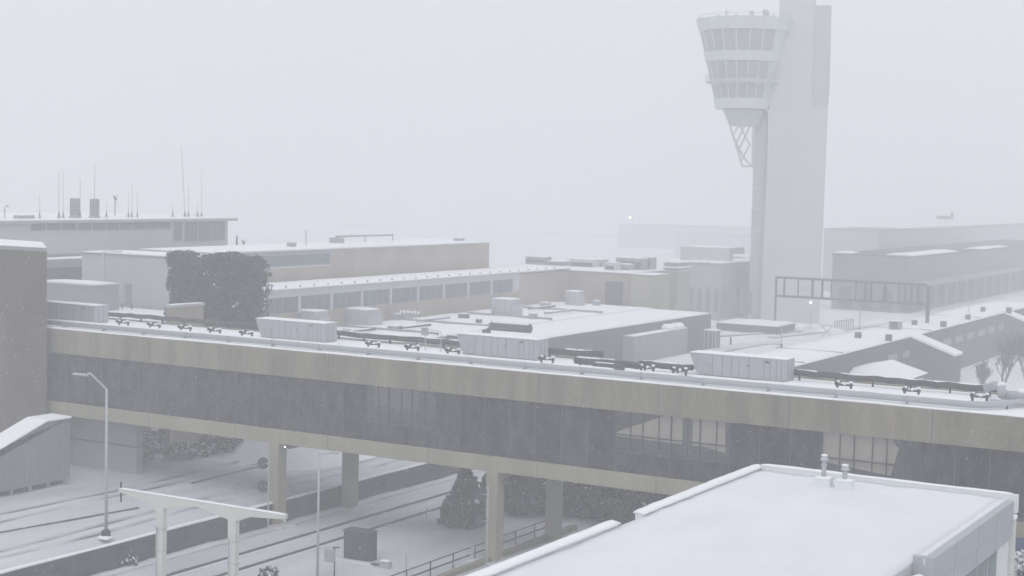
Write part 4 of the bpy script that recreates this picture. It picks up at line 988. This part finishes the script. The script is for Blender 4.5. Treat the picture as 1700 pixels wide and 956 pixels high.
# long concourse
QX, QZ = -61.2, 7.0
qb = thing('long_concourse', 'long dark grey concourse with a snow covered flat roof running into the haze', 'building', (-65, 210, 0))
B(-70.2, QX, 140, 300, -.1, QZ-.2).build('wall', DARKW, qb); B(-70.3, QX+.2, 139.9, 300, QZ-.2, QZ).build('roof_edge', DARKW, qb)
cap(qb, -70.0, QX+.15, 140, 300, QZ, .2, 2, .05, .05)
m = MB()
for y in (165, 172, 186, 226, 255): m.box(-70, QX, y-.12, y+.12, QZ, QZ+.24)
m.build('roof_joint', WALLG2, qb)
y = 205.0
while y < 292: B(QX+.002, QX+.06, y, y+4.2, 4.2, 5.2).build('window', WALLG2, qb); y += 7
def wing(pa, pb_, zdrop):
    y = PZ(*pa, QZ).y; e = PZ(*pb_, QZ-zdrop); x1 = QX+6.2; z1 = QZ-zdrop
    prof = [(QX+.01, -.1), (x1, -.1), (x1, z1), (QX+.01, QZ-.05)]
    MB().prism([(x, y, z) for x, z in prof], [(x, y+4, z) for x, z in prof]).build('stair_wing', DARKW, qb)
    MB().prism([(QX, y-.1, QZ-.04), (x1+.2, y-.1, z1+.01), (x1+.2, y+4, z1+.01), (QX, y+4, QZ-.04)], [(QX, y-.1, QZ+.3), (x1+.2, y-.1, z1+.35), (x1+.2, y+4, z1+.35), (QX, y+4, QZ+.3)]).build('wing_snow', RSNOW, qb)
wing((1522, 560), (1575, 582), 2.3); wing((1692, 521), (1745, 545), 2.3)
vl = ['square roof vent left of the large twin unit on the long concourse roof', 'square roof vent in front of the light pole on the long concourse roof', 'large grey twin roof unit on the long concourse roof', 'roof vent just right of the twin unit on the long concourse roof', 'roof vent near the middle of the long concourse roof',
      'roof vent at the foot of the thin pole behind the long concourse roof', 'roof vent far along the long concourse roof near the right edge', 'farthest roof vent on the long concourse roof']
for i, (px, py, s_) in enumerate([(1423, 562, .75), (1474, 566, .75), (1484, 548, 1.6), (1517, 541, .7), (1565, 543, .8), (1606, 531, .7), (1631, 518, .7), (1674, 519, .8)]):
    p = PZ(px, py, QZ+.1); t = thing('roof_vent_box', vl[i], 'roof vent', p, 'roof vents on the long concourse')
    h = .9 if s_ < 1 else 1.3
    B(p.x-s_/2, p.x+s_/2, p.y, p.y+s_*.9, p.z-.15, p.z+h).build('casing', DARKW if i != 2 else WALLG2, t); cap(t, p.x-s_/2-.08, p.x+s_/2+.08, p.y-.08, p.y+s_*.9+.08, p.z+h, .16, .3, .05, .02)
    B(p.x-s_*.35, p.x+s_*.35, p.y-.03, p.y-.005, p.z+.15, p.z+h-.15).build('grille', FRAME, t)
# hip roofed pavilion
zE = 3.8; a, b, c3 = PZ(1390, 622, zE), PZ(1500, 633, zE), PZ(1560, 622, zE)
x0, x1, y0, y1 = a.x-1.8, b.x+.2, b.y-2.2, c3.y; ap = PY(1482, 597, (y0+y1)/2)
hp = thing('hip_roofed_pavilion', 'small pavilion with a snowy hipped roof behind the nearest footbridge pipe', 'pavilion', ((x0+x1)/2, (y0+y1)/2, 0))
B(x0+.4, x1-.4, y0+.4, y1-.4, -.1, zE-.1).build('wall', WALLG2, hp)
xc, yc = (x0+x1)/2, (y0+y1)/2
B(x0, x1, y0, y1, zE-.098, zE+.1).build('eave', DARKW, hp)
MB().add([(x0-.1, y0-.1, zE+.102), (x1+.1, y0-.1, zE+.102), (x1+.1, y1+.1, zE+.102), (x0-.1, y1+.1, zE+.102), (ap.x, (y0+y1)/2, ap.z)], [(0, 1, 4), (1, 2, 4), (2, 3, 4), (3, 0, 4), (3, 2, 1, 0)]).build('roof_snow', RSNOW, hp)
# bare trees
def bare(px, py, h, label, seed):
    random.seed(seed); p = PZ(px, py, 0); t = thing('bare_tree', label, 'tree', p, 'bare trees by the long concourse')
    tk, tg = MB(), MB()
    def rec(q, d, L, r, lv):
        e = q+d*L; mid = q+d*L*.5+Vector((random.uniform(-.1, .1), random.uniform(-.1, .1), 0))*L*.5
        (tk if lv < 2 else tg).tube([q, mid, e], r, 5 if lv < 3 else 3, r*.65)
        if lv >= 6: return
        for k in range(random.choice((2, 3, 3)) if lv else 6):
            nd = (d+Vector((random.uniform(-1, 1), random.uniform(-1, 1), random.uniform(.1, 1.2)))*.5).normalized()
            rec(q.lerp(e, random.uniform(.5, 1)), nd, L*random.uniform(.62, .9), max(r*.6, .026), lv+1)
    rec(Vector((p.x, p.y, -.1)), Vector((0, 0, 1)), h*.26, .14, 0)
    tk.build('trunk', BARK, t); tg.build('crown', BARK, t)
bare(1665, 672, 9.5, 'bare twiggy tree behind the footbridge roof near the right edge', 5)
bare(1705, 668, 10.5, 'larger bare tree cut by the right edge of the picture', 8)
bare(1628, 672, 7.5, 'smallest bare tree left of the other bare trees', 12)
random.seed(21)
# snow piles and barrier on the far ground
def lump(px, py, r, h, label, z=EL):
    p = PZ(px, py, z); m = MB()
    for k in range(5): m.blob((p.x+random.uniform(-r, r), p.y+random.uniform(-r, r)*.5, z+.1), r*random.uniform(.5, .8), h/r, jit=.15)
    tag(m.build('snow_heap', SNOW, smooth=True), label, 'snow heap', 'heaps of cleared snow on the far ground')
lump(1340, 545, 2.2, .9, 'heap of cleared snow right of the control tower foot'); lump(1372, 552, 2.0, 1.0, 'heap of cleared snow below the left part of the gantry'); lump(1500, 540, 1.8, .8, 'heap of cleared snow below the right gantry post')
for i, (pa, pb_) in enumerate([((1150, 560), (1330, 548)), ((1280, 560), (1560, 528)), ((1180, 585), (1290, 566))]):
    a, b = PZ(*pa, EL+.12), PZ(*pb_, EL+.12); d = (b-a).normalized(); nn = Vector((-d.y, d.x, 0)); m = MB()
    m.prism([a-nn*.8, b-nn*.8, b+nn*.8, a+nn*.8], [a-nn*.8+Vector((0, 0, .06)), b-nn*.8+Vector((0, 0, .06)), b+nn*.8+Vector((0, 0, .06)), a+nn*.8+Vector((0, 0, .06))])
    tag(m.build('ploughed_lane', GSNOW), kind='structure')
t = thing('barrier_fence', 'low pale slatted barrier beside the tall light pole', 'barrier', PZ(1398, 548, EL)); a, b = PZ(1386, 548, EL), PZ(1416, 544, EL)
for k in range(9): q = a.lerp(b, k/8); MB().tube([(q.x, q.y, EL-.1), (q.x, q.y, EL+1.5)], .1, 5).build('post', WALLG2, t)
MB().tube([(a.x, a.y, EL+1.4), (b.x, b.y, EL+1.4)], .08, 5).build('rail', WALLG2, t)
t = thing('trestle', 'small crossed trestle on the snow behind the long concourse roof', 'trestle', PZ(1372, 560, EL)); p = PZ(1372, 560, EL)
for s_ in (-1, 1): MB().tube([(p.x-s_*1.0, p.y, EL-.1), (p.x+s_*1.0, p.y, EL+1.9)], .08, 5).build('leg', GALV, t)
MB().tube([(p.x-1.1, p.y, EL+1.9), (p.x+1.1, p.y, EL+1.9)], .08, 5).build('rail', GALV, t)

# far terminal, right
JZ = 15.3; cxx = PZ(1512, 426, JZ)
ft = thing('far_terminal', 'large dark terminal front fading into the haze behind the gantry', 'building', (cxx.x-10, cxx.y+20, 0))
xl_ = PZ(1365, 422, JZ).x
B(xl_, cxx.x, cxx.y, cxx.y+140, -.1, JZ-.2).build('wall', FARW, ft); B(xl_-.2, cxx.x+.2, cxx.y-.2, cxx.y+140, JZ-.2, JZ).build('coping', DARKW, ft)
a, b = PZ(1392, 420, JZ), PZ(1420, 421, JZ); m = cap(ft, a.x, b.x, cxx.y+.1, cxx.y+6, JZ, .4, 1, .1, .1, name='roof_snow')
m = cap(ft, cxx.x-5, cxx.x+.1, cxx.y+1, cxx.y+34, JZ, .45, 1.5, .15, .1, name='roof_snow')
m = cap(ft, cxx.x-4, cxx.x+.1, cxx.y+55, cxx.y+80, JZ, .35, 1.5, .1, .1, name='roof_snow')
for k in range(16): y = cxx.y+4+k*8; B(cxx.x+.004, cxx.x+.1, y, y+5, 3, 9.5).build('window', DARKW, ft)
B(cxx.x, cxx.x+3, cxx.y+2, cxx.y+140, 9.8, 10.4).build('canopy', WALLG2, ft)
for k in range(4): x = xl_+1.5+k*4; B(x, x+2.5, cxx.y-.1, cxx.y-.005, 5, 9).build('window', DARKW, ft)
c2_ = PZ(1450, 385, 18.3)
block('far_garage', 'pale long roofline rising to the right edge far behind the dark terminal', PY(1400, 383, c2_.y).x, c2_.x, c2_.y, c2_.y+260, 18.3, FARL, snow=False)
x0, x1 = PY(1363, 380, c2_.y-8).x, PY(1455, 383, c2_.y-8).x
block('far_link', 'faint flat roofline right of the control tower shaft', x0, x1, c2_.y-6, c2_.y+20, PY(1400, 380, c2_.y-6).z, FARL, snow=False)
# rooftop apparatus
YR_ = 520; p = PY(1570, 372, YR_); t = thing('roof_radar', 'faint dark radar apparatus high above the far roofline at the right', 'radar', (p.x, YR_, p.z-4))
zc = PY(1570, 361, YR_).z
MB().tube([(p.x, YR_, 17), (p.x, YR_, zc)], .2, 6).build('mast', WALLG, t); B(p.x-3, p.x+2.2, YR_-.6, YR_+.6, zc-.6, zc+.6).build('antenna_bar', DARKW, t); B(p.x+1.6, p.x+2.4, YR_-.4, YR_+.4, zc, zc+1.8).build('fin', DARKW, t)
# faint far left blocks
def far(px0, px1, py, Y, label, name='far_building'):
    x0, x1 = PY(px0, py, Y).x, PY(px1, py, Y).x; return block(name, label, x0, x1, Y, Y+40, PY((px0+px1)/2, py, Y).z, FARL, snow=False)
far(1026, 1212, 376, 640, 'faint far building left of the control tower under the warm lamp')
far(818, 1030, 391, 760, 'very faint far building right of the tan brick block')
far(1120, 1250, 391, 560, 'faint grey far building just left of the control tower shaft')
far(560, 820, 402, 800, 'barely visible far building behind the tan brick block')
q = PY(1046, 361, 638); t = thing('warm_floodlight', 'glowing warm floodlight above the faint far building', 'lamp', (q.x, 638, q.z-2)); MB().blob(q, .8, .6, jit=.02).build('bulb', LAMPY, t); MB().tube([(q.x, 640.5, q.z-5), (q.x, 640.5, q.z)], .2, 6).build('post', GALV, t)

# ================================================================ AIR
rs = random.Random(99); m = MB(); vs = []; fs = []
for k in range(170000):                                # flakes drifting through the air in front of the footbridge
    d = 25+67*rs.random()**.6; a = YAW+rs.uniform(-.42, .42); e = rs.uniform(-.30, .14)
    p = Vector((-math.sin(a)*d, math.cos(a)*d, CAM.z+d*math.tan(e)))
    if p.z < 14.6 and FX0-.4 < p.x < FX1+.2 and p.y < FY1+.3: continue
    if p.z < .2: continue
    r = rs.uniform(.006, .0115)
    k0 = len(vs); q = [Vector((rs.uniform(-1, 1), rs.uniform(-1, 1), rs.uniform(-1, 1))).normalized()*r for _ in range(4)]
    vs += [p+v for v in q]; fs += [(k0, k0+1, k0+2), (k0, k0+2, k0+3), (k0, k0+3, k0+1), (k0+1, k0+3, k0+2)]
m.add(vs, fs); tag(m.build('falling_snow', SNOW), kind='stuff')
hz_ = bpy.data.materials.new('haze air'); hz_.use_nodes = True; t = hz_.node_tree; t.nodes.clear()
pv = t.nodes.new('ShaderNodeVolumePrincipled'); pv.inputs['Color'].default_value = (.950, .961, .984, 1); pv.inputs['Density'].default_value = HAZE_DENSITY; pv.inputs['Anisotropy'].default_value = 0.0
o_ = t.nodes.new('ShaderNodeOutputMaterial'); t.links.new(pv.outputs[0], o_.inputs['Volume'])
tag(B(-580, 260, -90, 970, -1.7, 72).build('haze', hz_), kind='stuff')
